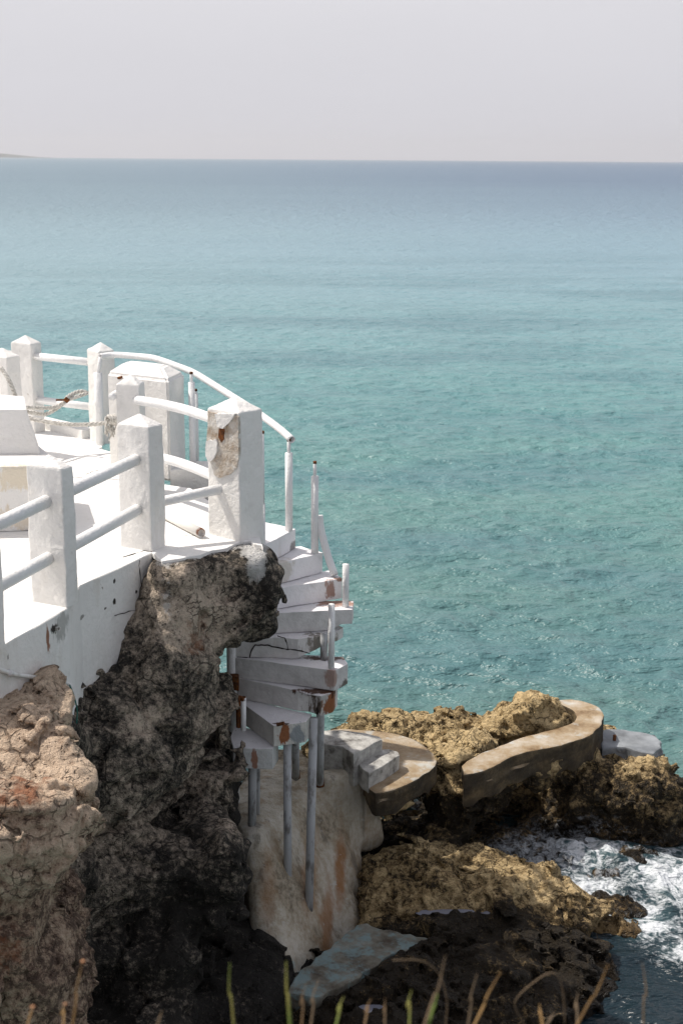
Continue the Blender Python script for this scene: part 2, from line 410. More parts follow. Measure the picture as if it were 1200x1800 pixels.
def rock_mat(name, dark, mid, light, rust, spec=.25, wet=False, fine=1.0):
    """karst limestone: attribute 'tone' 0 = black weathered crust and painted shade, 1 = fresh pale stone; 'rust' = iron stained pockets; 'wet'"""
    m = M(name, .9, spec)
    t = m.attr('tone'); ru = m.attr('rust'); we = m.attr('wet')
    wv = m.warp(.12, 4)
    n1 = m.noise(5, 7, .68, vec=wv); n2 = m.noise(24, 5, .62); n3 = m.noise(110, 3, .7)
    n4 = m.noise(1.7, 4, .6, stretch=(1, 1, .5))
    f = m.ma('ADD', t, m.ma('MULTIPLY', m.ma('SUBTRACT', n1, .5), 2.1))
    f = m.ma('ADD', f, m.ma('MULTIPLY', m.ma('SUBTRACT', n2, .5), 2.0))
    f = m.ma('ADD', f, m.ma('MULTIPLY', m.ma('SUBTRACT', n3, .5), 1.2))
    f = m.ma('ADD', f, m.ma('MULTIPLY', m.ma('SUBTRACT', n4, .5), 1.3))
    c = m.ramp(m.rng(f, -.15, 1.15, 0, 1, False), [(0.0, tuple(v*.55 for v in dark)), (1.0, tuple(min(.75, v*1.25) for v in light)), (.28, dark), (.52, mid), (.8, light)])
    # pale lichen flecks and dark pits
    fl = m.ma('MULTIPLY', m.rng(n3, .60, .70), m.rng(n2, .50, .62))
    c = m.mix(m.ma('MULTIPLY', fl, .5), c, tuple(v*1.1 for v in light))
    pit = m.rng(m.vor(34*fine, vec=m.warp(.06, 18)), .22, .08)
    c = m.mix(m.ma('MULTIPLY', pit, m.rng(m.noise(11, 3), .40, .55, 0, .85)), c, tuple(v*.5 for v in dark))
    c = m.mix(m.ma('MULTIPLY', m.rng(m.ma('ADD', ru, m.ma('MULTIPLY', m.ma('SUBTRACT', m.noise(13, 5, .7), .5), 1.6)), .45, .95), .8), c, rust)
    ck = m.ma('MULTIPLY', m.rng(m.vor(4.2, 'DISTANCE_TO_EDGE', vec=m.warp(.28, 3)), .035, .006), m.rng(m.noise(2.3, 3), .49, .58))
    ck2 = m.ma('MULTIPLY', m.rng(m.vor(13, 'DISTANCE_TO_EDGE', vec=m.warp(.12, 8)), .06, .015), m.rng(m.noise(4.1, 3), .50, .60))
    ck = m.ma('MAXIMUM', ck, ck2)
    c = m.mix(m.ma('MULTIPLY', ck, .65), c, tuple(v*.45 for v in dark))
    c = m.mix(m.ma('MULTIPLY', we, .9), c, m.mix(1.0, c, (.34, .30, .26), 'MULTIPLY'))
    h = m.ma('ADD', m.ma('MULTIPLY', n2, 1.0), m.ma('MULTIPLY', m.noise(60, 5, .72), .55))
    h = m.ma('ADD', h, m.ma('MULTIPLY', m.rng(m.vor(34*fine, vec=m.warp(.06, 18)), 0, .35), .5))
    c = m.mix(m.ma('MULTIPLY', m.attr('paint'), m.rng(m.ma('ADD', m.attr('paint'), m.ma('MULTIPLY', m.ma('SUBTRACT', n2, .5), 1.6)), .45, .6)), c, (.66, .65, .63))
    h = m.ma('SUBTRACT', h, m.ma('MULTIPLY', ck, .6))
    b = m.bump(h, 1.0, .05)
    return m.out(c, b, m.rng(we, 0, 1, .92, .32, False))
#MAIN
# =================================================================== MATERIALS
D = 3.3                                   # terrace floor level above the sea
RUST = (.23, .075, .02); RUSTD = (.07, .028, .012); TAN = (.42, .33, .20)
PAINT = paint_mat('white_masonry_paint', chips=.0, dirt=.7)
FLOORP = paint_mat('white_floor_paint', base=(.83, .82, .80), dirt=.6, grime=(.5, .47, .42), rough=.7)
RAILP = paint_mat('white_rail_paint', base=(.80, .80, .80), dirt=.25, rough=.55)
WALLP = paint_mat('white_wall_paint', chips=.15, dirt=.9, stains=[
    (AY(87, 1125, 8.13), (.02, .02, .11), RUST, .9), (AY(98, 1106, 8.2), (.03, .05, .03), (.04, .035, .03), 1), (AY(108, 1100, 8.3), (.05, .12, .10), (.2, .2, .18), .55),
    (AY(13, 1154, 7.72), (.012, .012, .03), (.06, .03, .02), 1), (AY(201, 1022, 9.2), (.012, .02, .022), (.05, .045, .04), 1), (AY(201, 1058, 9.2), (.012, .02, .03), (.03, .025, .02), 1),
    (AY(240, 1040, 9.45), (.014, .02, .014), (.05, .045, .04), 1), (AY(186, 1070, 9.1), (.01, .02, .012), (.1, .09, .08), 1), (AY(143, 1085, 8.85), (.05, .05, .015), (.2, .19, .17), .8), (AY(68, 1161, 8.05), (.01, .02, .012), (.05, .045, .04), 1)])
m = M('grey_pipe_paint', .55, .3)
PIPEG = m.out(m.mix(m.rng(m.noise(14, 5, .65, stretch=(1, 1, .35)), .48, .66), (.40, .41, .42), (.17, .165, .155)), m.bump(m.noise(60, 3), .25, .004))
m = M('rusty_steel', .9, .2)
RUSTM = m.out(m.mix(m.rng(m.noise(40, 5, .7), .35, .65), (.20, .07, .02), (.05, .025, .015)), m.bump(m.noise(90, 4), .6, .004))
m = M('dark_crack', 1, .0); CRACK = m.out((.035, .03, .027))
m = M('rope_fibre', .95, .1)
ROPE = m.out(m.mix(m.rng(m.noise(45, 4, .6), .4, .65), (.62, .60, .56), (.40, .38, .35)), m.bump(m.noise(260, 2), .4, .002))
m = M('bare_mortar', .95, .15)
MORTAR = m.out(m.ramp(m.noise(12, 7, .68), [(.32, (.36, .27, .19)), (.66, (.74, .71, .66)), (.5, (.58, .52, .45))]), m.bump(m.noise(40, 6, .7), .8, .02))
m = M('white_plastic_pipe', .45, .4); PVC = m.out(m.mix(m.rng(m.noise(9, 3), .5, .7), (.72, .72, .70), (.45, .44, .40)))
m = M('green_wire', .6, .3); WIRE = m.out((.02, .12, .09))
m = M('blue_wire', .6, .3); WIREB = m.out((.03, .07, .16))

# =================================================================== TERRACE
def xy(v): return (v[0], v[1])
rim = [AZ(*p, D) for p in ((27, 1121), (72, 1096), (118, 1068.5), (140, 1029), (205, 1000), (267, 971), (285, 986), (305, 983), (330, 978), (352, 975), (372, 967), (398, 963), (422, 952), (440, 950), (462, 962))]
outer = [Vector((-8.5, 7.15, D)), Vector((-2.0, 7.42, D))] + rim + [Vector((-.62, 10.25, D))]  # unseen near end shaped to turn left so sun reaches the boulder
back = [AZ(372, 884, D), AZ(335, 858, D), Vector((-1.75, 11.95, D)), Vector((-1.6, 12.55, D)), Vector((-2.28, 13.3, D)), AZ(179, 778, D), AZ(157, 768, D), AZ(72, 747, D), Vector((-3.7, 15.0, D)), Vector((-7.5, 17.0, D))]
terrace = empty('terrace', (-2.0, 9.0, D-1.2), 'white painted terrace on top of the cliff with its retaining wall', 'terrace')
def jag(pts, step=.06, amp=.012, seed=0, closed=False):
    out = []; r = random.Random(seed)
    for i in range(len(pts)-1):
        a, b = Vector(pts[i]), Vector(pts[i+1]); n = max(1, int((b-a).length/step)); nn = Vector((-(b-a).y, (b-a).x, 0)).normalized()
        for k in range(n): out.append(a + (b-a)*(k/n) + nn*(r.uniform(-amp, amp) if k else 0))
    out.append(Vector(pts[-1])); return out
floor_poly = [xy(p) for p in outer[:8]] + [xy(p) for p in jag(outer[8:17], .05, .02, 3)] + [xy(p) for p in outer[17:]] + [xy(p) for p in back]
bm_obj('floor_slab', solid(floor_poly, D-.035, .006, .35, .004, 3, 5, top_z=D), FLOORP, terrace)
# retaining wall under the near edge (a band of masonry following the edge, bottom buried in the rock)
def band(path, thick, z0, z1, seed=0, cuts=.12, amp=.006, bevel=.008, off=0.0):
    P = [Vector((p[0], p[1], 0)) for p in path]; L = []; R = []
    for i, p in enumerate(P):
        t = (P[min(i+1, len(P)-1)] - P[max(i-1, 0)]).normalized(); n = Vector((t.y, -t.x, 0))
        L.append(p + n*off); R.append(p + n*(off-thick))
    return solid([xy(v) for v in L] + [xy(v) for v in R[::-1]], z0, bevel, cuts, amp, 4, seed, top_z=z1)
wall_path = [outer[0], outer[1]] + rim[:6]
bm_obj('retaining_wall', band(wall_path, .25, D-1.6, D-.003, 4, off=.004), WALLP, terrace)
# kerb under the far railing
bm_obj('kerb', band([AZ(157, 770, D), AZ(110, 758, D), AZ(72, 749, D), Vector((-3.7, 15.05, D)), Vector((-6.5, 17, D))][::-1], .16, D-.3, D+.09, 9, off=.08), PAINT, terrace)

# ------------------------------------------------------------------ posts
def post_bm(px, py, pl, pr, yaw, h, cap=.075, sink=0.0, wl=None, wr=None, z=None, amp=.0065, flare=0.0, seed=0):
    """square masonry post: near corner at the pixel on the floor, left and right faces reaching pixels pl / pr"""
    c = AZ(px, py, z if z is not None else D)
    a = math.radians(yaw); uL = Vector((-math.cos(a), math.sin(a), 0)); uR = Vector((math.sin(a), math.cos(a), 0))
    def solve(u, target):
        lo, hi = 0, 1.5
        def prj(v):
            d = v - Vector((0, 0, CAM_H)); dep = d.y*math.cos(PITCH) - d.z*math.sin(PITCH); return 600 + d.x/dep*FPX
        inc = prj(c+u*.5) > prj(c)
        for _ in range(30):
            mid = (lo+hi)/2
            if (prj(c+u*mid) < target) == inc: lo = mid
            else: hi = mid
        return lo
    if wl is None: wl = solve(uL, pl)
    if wr is None: wr = solve(uR, pr)
    bm = bmesh.new()
    zs = [(-sink, flare), (0.0, flare*.5), (.35*h, .004), (h, 0)]
    ctr = c + uL*wl/2 + uR*wr/2; rings = []
    for z, fl in zs:
        q = [c, c+uR*wr, c+uR*wr+uL*wl, c+uL*wl]
        rings.append([bm.verts.new(Vector((v.x, v.y, c.z+z)) + (v-ctr).normalized()*fl) for v in q])
    for i in range(3):
        for k in range(4): bm.faces.new((rings[i][k], rings[i][(k+1) % 4], rings[i+1][(k+1) % 4], rings[i+1][k]))
    ap = bm.verts.new(Vector((ctr.x, ctr.y, c.z+h+cap)))
    for k in range(4): bm.faces.new((rings[3][k], rings[3][(k+1) % 4], ap))
    bm.faces.new(rings[0][::-1])
    bmesh.ops.recalc_face_normals(bm, faces=bm.faces)
    bmesh.ops.bevel(bm, geom=[e for e in bm.edges if e.calc_face_angle(0) > .2], offset=.011, segments=2, profile=.6, affect='EDGES')
    refine(bm, .045); rough_up(bm, amp, 9, seed); rough_up(bm, amp*.35, 34, seed+3)
    return bm, ctr
rail_near = empty('railing', AZ(118, 1068, D), 'white railing of square capped posts and pipes along the near terrace edge', 'railing')
P = {}
for nm, args, lab in (
    ('P0', dict(px=-12, py=1148, pl=-70, pr=12.5, yaw=27, h=.87), None),
    ('P3', dict(px=118, py=1068, pl=58, pr=140, yaw=26, h=.87), None),
    ('P2', dict(px=267, py=970, pl=213, pr=292, yaw=30, h=.89, sink=.12), None),
    ('P1', dict(px=422, py=952, pl=368, pr=463, yaw=40, h=.945, cap=.09, sink=.18, flare=.012), 'broken end post with paint and plaster fallen off'),
    ('P6', dict(px=250, py=866, pl=209, pr=257, yaw=8, h=.9, wr=.17), None)):
    bm, ctr = post_bm(seed=len(P)*9, **args); P[nm] = ctr
    o = bm_obj('post', bm, PAINT, rail_near)
    if lab: o['label'] = lab
def rail(parent, pts, r=.042, mat=RAILP, n=14):
    return bm_obj('rail', tube_bm(spline(pts, 5) if len(pts) > 2 else pts, r, n), mat, parent, True)
def zat(px, py, q):                        # height at which the photo pixel passes over plan point q
    return AY(px, py, q.y).z
c0, c3, c2, c1, c6 = (P[k] for k in ('P0', 'P3', 'P2', 'P1', 'P6'))
def pt(c, h): return Vector((c.x, c.y, D+h))
for hh in ((.30, .30), (.66, .66)):
    rail(rail_near, [pt(c0, hh[0]), pt(c3, hh[1])]); rail(rail_near, [pt(c3, hh[0]-.0), pt(c2, hh[1]-.01)])
rail(rail_near, [pt(c2, .30), pt(c1, .37)], .037)
rail(rail_near, [pt(c6, .77), pt(c6*.5+c1*.5+Vector((.0, .10, 0)), .80), pt(c1, .81)], .039)
rail(rail_near, [pt(c6, .33), pt(c6*.5+c1*.5+Vector((.0, .10, 0)), .36), pt(c1, .37)], .039)
rail(rail_near, [pt(c0, .66), pt(c0+Vector((-2.4, -.1, 0)), .66)]); rail(rail_near, [pt(c0, .30), pt(c0+Vector((-2.4, -.1, 0)), .30)])
# broken plaster on the end post: bare mortar patch with raised rim
def quad_on(px, Yp): return [AY(x, y, Yp) for x, y in px]
def slab_on_face(name, pix, c, nrm, thick, mat, parent, seed=0, jitter=.004):
    """ragged plate lying on a vertical face through point c with outward normal nrm"""
    nrm = Vector(nrm).normalized(); o0 = Vector((0, 0, CAM_H)); pts = []
    for x, y in pix:
        d = Vector(ray(x, y)); t = (Vector(c)-o0).dot(nrm)/d.dot(nrm); pts.append(o0 + d*t)
    # subdivide outline for a ragged edge
    rr = random.Random(seed); out = []
    for i, p in enumerate(pts):
        q = pts[(i+1) % len(pts)]; n = max(1, int((q-p).length/.02))
        for k in range(n): out.append(p + (q-p)*(k/n) + Vector((rr.uniform(-1, 1), rr.uniform(-1, 1), rr.uniform(-1, 1)))*jitter*(1 if k else .3))
    bm = bmesh.new(); ctr = sum(out, Vector())/len(out)
    f = [bm.verts.new(p - nrm*((p-Vector(c)).dot(nrm)) + nrm*thick) for p in out]; b = [bm.verts.new(v.co - nrm*(thick+.012)) for v in f]
    bm.faces.new(f); bm.faces.new(b[::-1])
    for i in range(len(f)): bm.faces.new((f[i], f[i-1], b[i-1], b[i]))
    bmesh.ops.triangulate(bm, faces=bm.faces)
    return bm_obj(name, bm, mat, parent)
cP1 = AZ(422, 952, D); a = math.radians(40); nL = Vector((-math.sin(a), -math.cos(a), 0))
slab_on_face('bare_mortar', [(367, 722), (384, 727), (386, 748), (396, 752), (407, 741), (415, 728), (420, 733), (421, 800), (418, 822), (404, 834), (386, 840), (378, 834), (372, 812), (366, 800), (365, 770), (367, 745)], cP1, nL, .010, MORTAR, rail_near, 3)
slab_on_face('plaster_flake', [(366, 775), (383, 771), (386, 779), (383, 797), (378, 807), (370, 812), (365, 800)], cP1, nL, .022, PAINT, rail_near, 5)
slab_on_face('plaster_flake', [(381, 727), (416, 727), (412, 736), (395, 753), (386, 750)], cP1, nL, .024, PAINT, rail_near, 6)
slab_on_face('rust_patch', [(387, 753), (397, 753), (396, 772), (391, 778), (386, 768)], cP1, nL, .0135, RUSTM, rail_near, 7)

rail_far = empty('railing', AZ(61, 762, D), 'white railing of capped posts at the far side of the terrace above the sea', 'railing')
Q = {}
for nm, args in (('P5', dict(px=179, py=781, pl=158, pr=206, yaw=50, h=.9)),
                 ('P4', dict(px=61, py=762, pl=26, pr=79, yaw=28, h=.9)),
                 ('P7', dict(px=20, py=800, pl=-14, pr=43, yaw=36, h=.9))):
    if nm == 'P7':
        args = dict(px=20, py=797, pl=-18, pr=43, yaw=35, h=.9)
    bm, ctr = post_bm(seed=40+len(Q)*7, **args); Q[nm] = ctr; bm_obj('post', bm, PAINT, rail_far)
rail(rail_far, [pt(Q['P4'], .77), pt(Q['P5'], .77)], .038); rail(rail_far, [pt(Q['P4'], .33), pt(Q['P5'], .33)], .038)
far = Q['P4'] + Vector((-2.4, 1.0, 0))
rail(rail_far, [pt(Q['P4'], .77), pt(far, .77)], .038); rail(rail_far, [pt(Q['P4'], .33), pt(far, .33)], .038)

# ------------------------------------------------------------------ gate pillar and low stair wall
pil = empty('pillar', AZ(300, 847, D), 'broad white block with chamfered top standing behind the small rounded post', 'pillar')
c = AZ(300, 847, D); l = AZ(194, 830, D); u = (l-c).normalized(); wl = (l-c).length; v = Vector((.22, .98, 0)).normalized(); wr = .42
def blk(z, ins): 
    k = [c + u*ins + v*ins, c + u*ins + v*(wr-ins), c + u*(wl-ins) + v*(wr-ins), c + u*(wl-ins) + v*ins]; return [(p.x, p.y, z) for p in k]
V = blk(D, 0) + blk(D+.88, 0) + blk(D+.965, .13)
F = [(0, 1, 5, 4), (1, 2, 6, 5), (2, 3, 7, 6), (3, 0, 4, 7), (4, 5, 9, 8), (5, 6, 10, 9), (6, 7, 11, 10), (7, 4, 8, 11), (8, 9, 10, 11), (3, 2, 1, 0)]
bm = bmesh.new(); vv = [bm.verts.new(p) for p in V]; [bm.faces.new([vv[i] for i in f]) for f in F]
bmesh.ops.recalc_face_normals(bm, faces=bm.faces); bmesh.ops.bevel(bm, geom=bm.edges[:], offset=.02, segments=3, affect='EDGES'); refine(bm, .09); rough_up(bm, .006, 5, 77)
bm_obj('block', bm, PAINT, pil)
bm = tube_bm([c + u*.42 + Vector((0, 0, .8)), c + u*.42 + Vector((.0, -.0, .8)) + Vector((-.06, -.62, 0))], .032); bm_obj('short_rail', bm, RAILP, pil, True)
for px_, py_, zz in ((209, 664, 0), (207, 737, 0)):
    b0 = AY(px_, py_, 12.22); bm_obj('rusty_hook', tube_bm([b0 + Vector((0, .1, 0)), b0 + Vector((.0, -.02, 0)), b0 + Vector((.035, -.035, .01))], .012, 8), RUSTM, pil)
sw = empty('stair_wall', Vector((-1.2, 12.0, D-.5)), 'low white wall with flaking grey side between the block and broken post', 'wall')
bm_obj('wall', solid([(-1.475, 11.93), (-.74, 11.86), (-.74, 12.1), (-1.44, 12.3)], D-.75, .012, .1, .005, 5, 8, tops=[D+.1, D+.16, D+.16, D+.1]), PAINT, sw)

# hairline cracks in the floor and wall
def crack_on(name, pts, w, parent, seed=0):
    rr = random.Random(seed); out = []
    for a_, b_ in zip(pts[:-1], pts[1:]):
        n = max(2, int((b_-a_).length/.03))
        for k in range(n): out.append(a_.lerp(b_, k/n) + Vector((rr.uniform(-1, 1), rr.uniform(-1, 1), rr.uniform(-.4, .4)))*.006)
    out.append(pts[-1]); bm_obj(name, tube_bm(out, [w*rr.uniform(.3, 1) for _ in out], 5), CRACK, parent)
crack_on('crack', [AZ(152, 834, D), AZ(165, 828, D), AZ(180, 826, D), AZ(195, 822, D)], .006, terrace, 1)
crack_on('crack', [AZ(157, 852, D), AZ(172, 851, D), AZ(186, 853, D)], .005, terrace, 2)
crack_on('crack', [AZ(325, 941, D), AZ(338, 943, D), AZ(352, 941, D)], .007, terrace, 3)
crack_on('crack', [AZ(217, 979, D), AZ(232, 975, D), AZ(252, 968.5, D), AZ(268, 970, D)], .006, terrace, 4)
crack_on('crack', [AY(269, 971, 9.665), AY(276, 984, 9.67), AY(284, 987, 9.64), AY(293, 983, 9.72)], .008, terrace, 5)
crack_on('crack', [AY(245, 985, 9.50), AY(246, 1010, 9.49), AY(249, 1032, 9.49), AY(257, 1064, 9.5)], .0045, terrace, 6)
crack_on('crack', [AY(203, 1082, 9.18), AY(215, 1078, 9.26), AY(232, 1074, 9.38), AY(250, 1073, 9.48)], .0045, terrace, 7)
crack_on('crack', [AY(284, 990, 9.63), AY(286, 1010, 9.63), AY(285, 1046, 9.63)], .012, terrace, 8)
o = bm_obj('drain_stub', tube_bm([AY(92, 1106, 8.28), AY(104, 1105, 8.2)], .013, 10, hollow=True), PVC, terrace, True)
# ------------------------------------------------------------------ bench
bench = empty('bench', (-2.6, 10.5, D), 'stepped white masonry bench beside the terrace railing', 'bench')
BP = paint_mat('bench_paint', dirt=.4, stains=[((-2.15, 10.2, 3.4), (.5, .2, .12), (.55, .42, .25), .5), ((-2.35, 10.2, 3.72), (.25, .2, .12), (.62, .5, .3), .5)])
bm_obj('seat_block', solid([(-2.06, 10.28), (-2.52, 11.3), (-5, 11.9), (-5, 9.9), (-2.6, 10.16)], D, .03, .12, .006, 4, 12, top_z=D+.50), BP, bench)
q = [(-2.29, 10.62), (-2.52, 11.3), (-4.8, 11.9), (-4.8, 10.5)]
bm = solid(q, D+.49, .02, 0, 0, top_z=D+.84)
for vtx in bm.verts:
    if vtx.co.z > D+.6: vtx.co.x -= .13*max(0, min(1, (vtx.co.x+2.6)/.4)); vtx.co.y += .05 if vtx.co.y < 11 else 0
refine(bm, .12); rough_up(bm, .005, 4, 3); bm_obj('back_block', bm, BP, bench)

# ------------------------------------------------------------------ loose pipe on the floor
lp = AZ(354, 937, D+.04); lp2 = AZ(289, 903, D+.04)
pp = tube_bm([lp, lp2 + (lp2-lp)*.3], .036, 14, hollow=True); o = bm_obj('loose_pipe', pp, None, None, True)
m = M('pipe_with_rusty_end', .6, .3); mk = m.spot(lp, (.05, .05, .05), .5, 40, .5)
o.data.materials.append(m.out(m.mix(mk, (.78, .76, .72), RUST))); props(o, 'loose white pipe with a rusty open end lying on the terrace floor', 'pipe')

# =================================================================== ROPES
def rope_bm(pts, r=.019, turns=26.0, bm=None):
    bm = bm or bmesh.new(); c = spline(pts, 10); L = [0]
    for i in range(1, len(c)): L.append(L[-1] + (c[i]-c[i-1]).length)
    n = max(12, int(L[-1]/.011)); cc = []
    for k in range(n+1):
        s = L[-1]*k/n; i = max(1, next((j for j in range(1, len(L)) if L[j] >= s-1e-9), len(L)-1)); f = (s-L[i-1])/max(1e-9, L[i]-L[i-1]); cc.append((c[i-1].lerp(c[i], f), s))
    for st in range(3):
        path = []
        for k, (p_, s) in enumerate(cc):
            t = (cc[min(k+1, n)][0]-cc[max(k-1, 0)][0]).normalized(); a_ = t.cross(Vector((0, 0, 1))).normalized(); b_ = a_.cross(t)
            ph = s*turns*2 + st*2.094; path.append(p_ + (a_*math.cos(ph) + b_*math.sin(ph))*r*.5)
        tube_bm(path, r*.58, 6, bm)
    return bm
r1 = rope_bm([AY(2, 646, 12.9), AY(18, 672, 12.8), AY(32, 706, 12.8), AY(44, 722, 12.8), AY(62, 726, 12.9), AY(80, 728, 13.0), AY(100, 718, 13.1), AY(118, 704, 13.2), AY(137, 697, 13.25), AY(153, 691, 13.3)])
rope_bm([AY(46, 716, 12.75), AY(72, 717, 12.9), AY(96, 716, 13.05), AY(112, 708, 13.1), AY(120, 697, 13.2), AY(136, 689, 13.3), AY(148, 688, 13.35), AY(155, 692, 13.35)], bm=r1)
o = bm_obj('rope', r1, ROPE, None, True); props(o, 'doubled twisted rope looped back to the far post and bound with a rusty clamp', 'rope')
cl = bm_obj('clamp', tube_bm([AY(114, 700, 13.05), AY(121, 706, 13.05)], .022, 10), RUSTM, o)
bm_obj('clamp_bolt', tube_bm([AY(99, 703, 13.05), AY(114, 703, 13.05)], .009, 8), RUSTM, cl)
r2 = rope_bm([AY(0, 709, 12.4), AY(16, 718, 12.3), AY(46, 733, 12.25), AY(80, 741, 12.2), AY(120, 746, 12.15), AY(160, 746, 12.1), AY(187, 743, 12.1), AY(205, 735, 12.15)])
o = bm_obj('rope', r2, ROPE, None, True); props(o, 'lower rope sagging across the terrace to a frayed knot on the white block', 'rope')
kb = bmesh.new()
for k in range(14):
    a_ = rnd.uniform(0, 6.28); x0 = 196 + rnd.uniform(-7, 8); s_ = AY(x0, 738 + rnd.uniform(-4, 6), 12.08 + rnd.uniform(-.04, .04))
    x1 = x0 + rnd.uniform(-9, 5); e_ = AY(x1, 762 + rnd.uniform(-8, 14), 12.06 + rnd.uniform(-.04, .04))
    tube_bm(spline([s_, AY(x0 + rnd.uniform(-6, 6), 734, 12.05), (s_+e_)/2 + Vector((rnd.uniform(-.02, .02), -.03, 0)), e_], 4), .006, 5, kb)
for k in range(3): tube_bm(spline([AY(188+k*5, 737, 12.1), AY(191+k*5, 731, 12.03), AY(196+k*4, 738, 12.0), AY(193+k*4, 746, 12.04)], 4), .014, 6, kb)
bm_obj('frayed_knot', kb, ROPE, o, True)
#P2
# =================================================================== SPIRAL STAIR
stair = empty('spiral_staircase', (-.8, 10.6, .9), 'broken white concrete spiral staircase winding down the cliff from the terrace', 'staircase')
TH = .163
def step(i, poly, stains=(), lab=None, chips=.4, chop=None, seed=0, z=None, zlow=None):
    zt = 3.11 - .17*i if z is None else z
    bm = solid(poly, zt-TH if zlow is None else zlow, .005, .07, .006, 6, seed, top_z=zt)
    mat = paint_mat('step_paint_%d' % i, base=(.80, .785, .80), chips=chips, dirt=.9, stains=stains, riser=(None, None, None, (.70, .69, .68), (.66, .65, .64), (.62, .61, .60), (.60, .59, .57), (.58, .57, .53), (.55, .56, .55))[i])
    if chop:
        for v in bm.verts: chop(v)
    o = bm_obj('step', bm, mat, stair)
    if lab: o['label'] = lab
    return o
DK = (.10, .085, .07)
zt = lambda i: 3.11 - .17*i
step(0, [(-0.680, 10.420), (-0.550, 10.660), (-0.370, 11.085), (-0.620, 11.280), (-0.950, 11.100), (-0.900, 10.600)], [((-0.420, 11.060, 2.950), (.1, .1, .07), DK, .7)], seed=1)
step(1, [(-0.745, 10.352), (-0.506, 10.621), (-0.148, 10.984), (-0.328, 11.167), (-0.656, 11.028), (-0.874, 10.531)], [((-0.447, 10.680, 2.870), (.12, .12, .14), (.45, .4, .3), .5)], seed=2)
step(2, [(-0.780, 10.372), (-0.425, 10.579), (0.008, 10.825), (-0.079, 11.053), (-0.415, 10.885), (-0.849, 10.549)], [((-0.089, 10.777, 2.701), (.05, .09, .09), RUST, .75), ((-0.000, 10.826, 2.543), (.22, .1, .03), RUST, .8), ((-0.000, 10.816, 2.770), (.08, .05, .02), RUST, .8)], seed=3)
def chopD(v):
    if v.co.x > -.08 and v.co.z < 2.48: v.co.z += min(.06, (v.co.x+.08)*.5)*(1 if v.co.y < 10.72 else .4)
step(3, [(-0.816, 10.387), (-0.413, 10.465), (0.089, 10.562), (0.103, 10.780), (-0.246, 10.760), (-0.825, 10.564)], [((0.079, 10.564, 2.433), (.1, .1, .045), (.16, .14, .12), .8), ((-0.029, 10.711, 2.605), (.2, .1, .03), RUST, .8)], seed=4, chop=chopD)
def chopE(v):
    if v.co.x > -.36 and v.co.z < 2.37: v.co.z += min(.09, (v.co.x+.36)*.32)
step(4, [(-0.812, 10.387), (-0.489, 10.368), (-0.323, 10.338), (-0.264, 10.368), (-0.186, 10.392), (-0.117, 10.456), (-0.029, 10.500), (0.020, 10.602), (-0.293, 10.622), (-0.822, 10.544)], [((-0.117, 10.426, 2.352), (.24, .12, .12), (.2, .18, .15), .9)], 'cracked step whose outer end has broken away', seed=5, chop=chopE)
step(5, [(-0.808, 10.382), (-0.438, 10.256), (-0.047, 10.108), (0.056, 10.260), (0.019, 10.421), (-0.390, 10.460), (-0.818, 10.519)], [
    ((-0.068, 10.119, 2.202), (.06, .06, .09), RUST, .6), ((0.029, 10.227, 2.085), (.07, .1, .06), DK, .9), ((-0.097, 10.382, 2.260), (.22, .05, .03), RUSTD, .9)], 'full width step with rust at its outer corner', seed=6)
def chopG(v):
    d = math.hypot(v.co.x+.228, v.co.y-10.05)
    if d < .12 and v.co.z < 2.075: v.co += Vector((-.01, .065, .0))*(1-d/.12)
step(6, [(-0.796, 10.381), (-0.485, 10.221), (-0.147, 10.016), (-0.054, 10.100), (-0.019, 10.246), (-0.388, 10.313), (-0.815, 10.517)], [
    ((-0.058, 10.090, 1.993), (.13, .12, .14), RUST, .95), ((-0.126, 10.129, 2.092), (.26, .07, .05), RUSTD, .95), ((-0.223, 10.032, 1.983), (.10, .09, .11), (.13, .10, .08), 1.0), ((-0.184, 10.032, 1.964), (.03, .05, .09), (.02, .015, .012), 1.0)], 'step with a hollow broken into its end and thick rust', seed=7, chop=chopG)
step(7, [(-0.773, 10.248), (-0.727, 10.238), (-0.599, 10.036), (-0.490, 9.847), (-0.256, 9.928), (-0.213, 10.074), (-0.435, 10.200), (-0.773, 10.442)], [
    ((-0.416, 9.871, 1.843), (.05, .05, .1), RUST, .95), ((-0.309, 9.910, 1.833), (.07, .05, .09), (.2, .23, .25), .8), ((-0.435, 9.895, 1.925), (.07, .03, .02), RUSTD, 1)], 'step with a square white end streaked with rust', seed=8)
step(8, [(-0.829, 10.042), (-0.790, 9.830), (-0.498, 9.820), (-0.463, 9.984), (-0.598, 10.138), (-0.810, 10.273)], [
    ((-0.636, 9.820, 1.663), (.03, .05, .1), RUST, .8)], 'lowest step half hidden behind the rock', seed=9, chips=.7)
bm_obj('newel_column', tube_bm([(-.835, 10.42, 1.0), (-.835, 10.42, 2.75)], .045, 16), RAILP, stair, True)
bm_obj('column_bracket', solid([xy(AY(403, 1200, 10.33)), xy(AY(420, 1200, 10.30)), xy(AY(421, 1200, 10.45)), xy(AY(404, 1200, 10.46))], AY(410, 1213, 10.33).z, .01, .05, .004, 9, 3, top_z=AY(410, 1188, 10.33).z), RUSTM, stair)
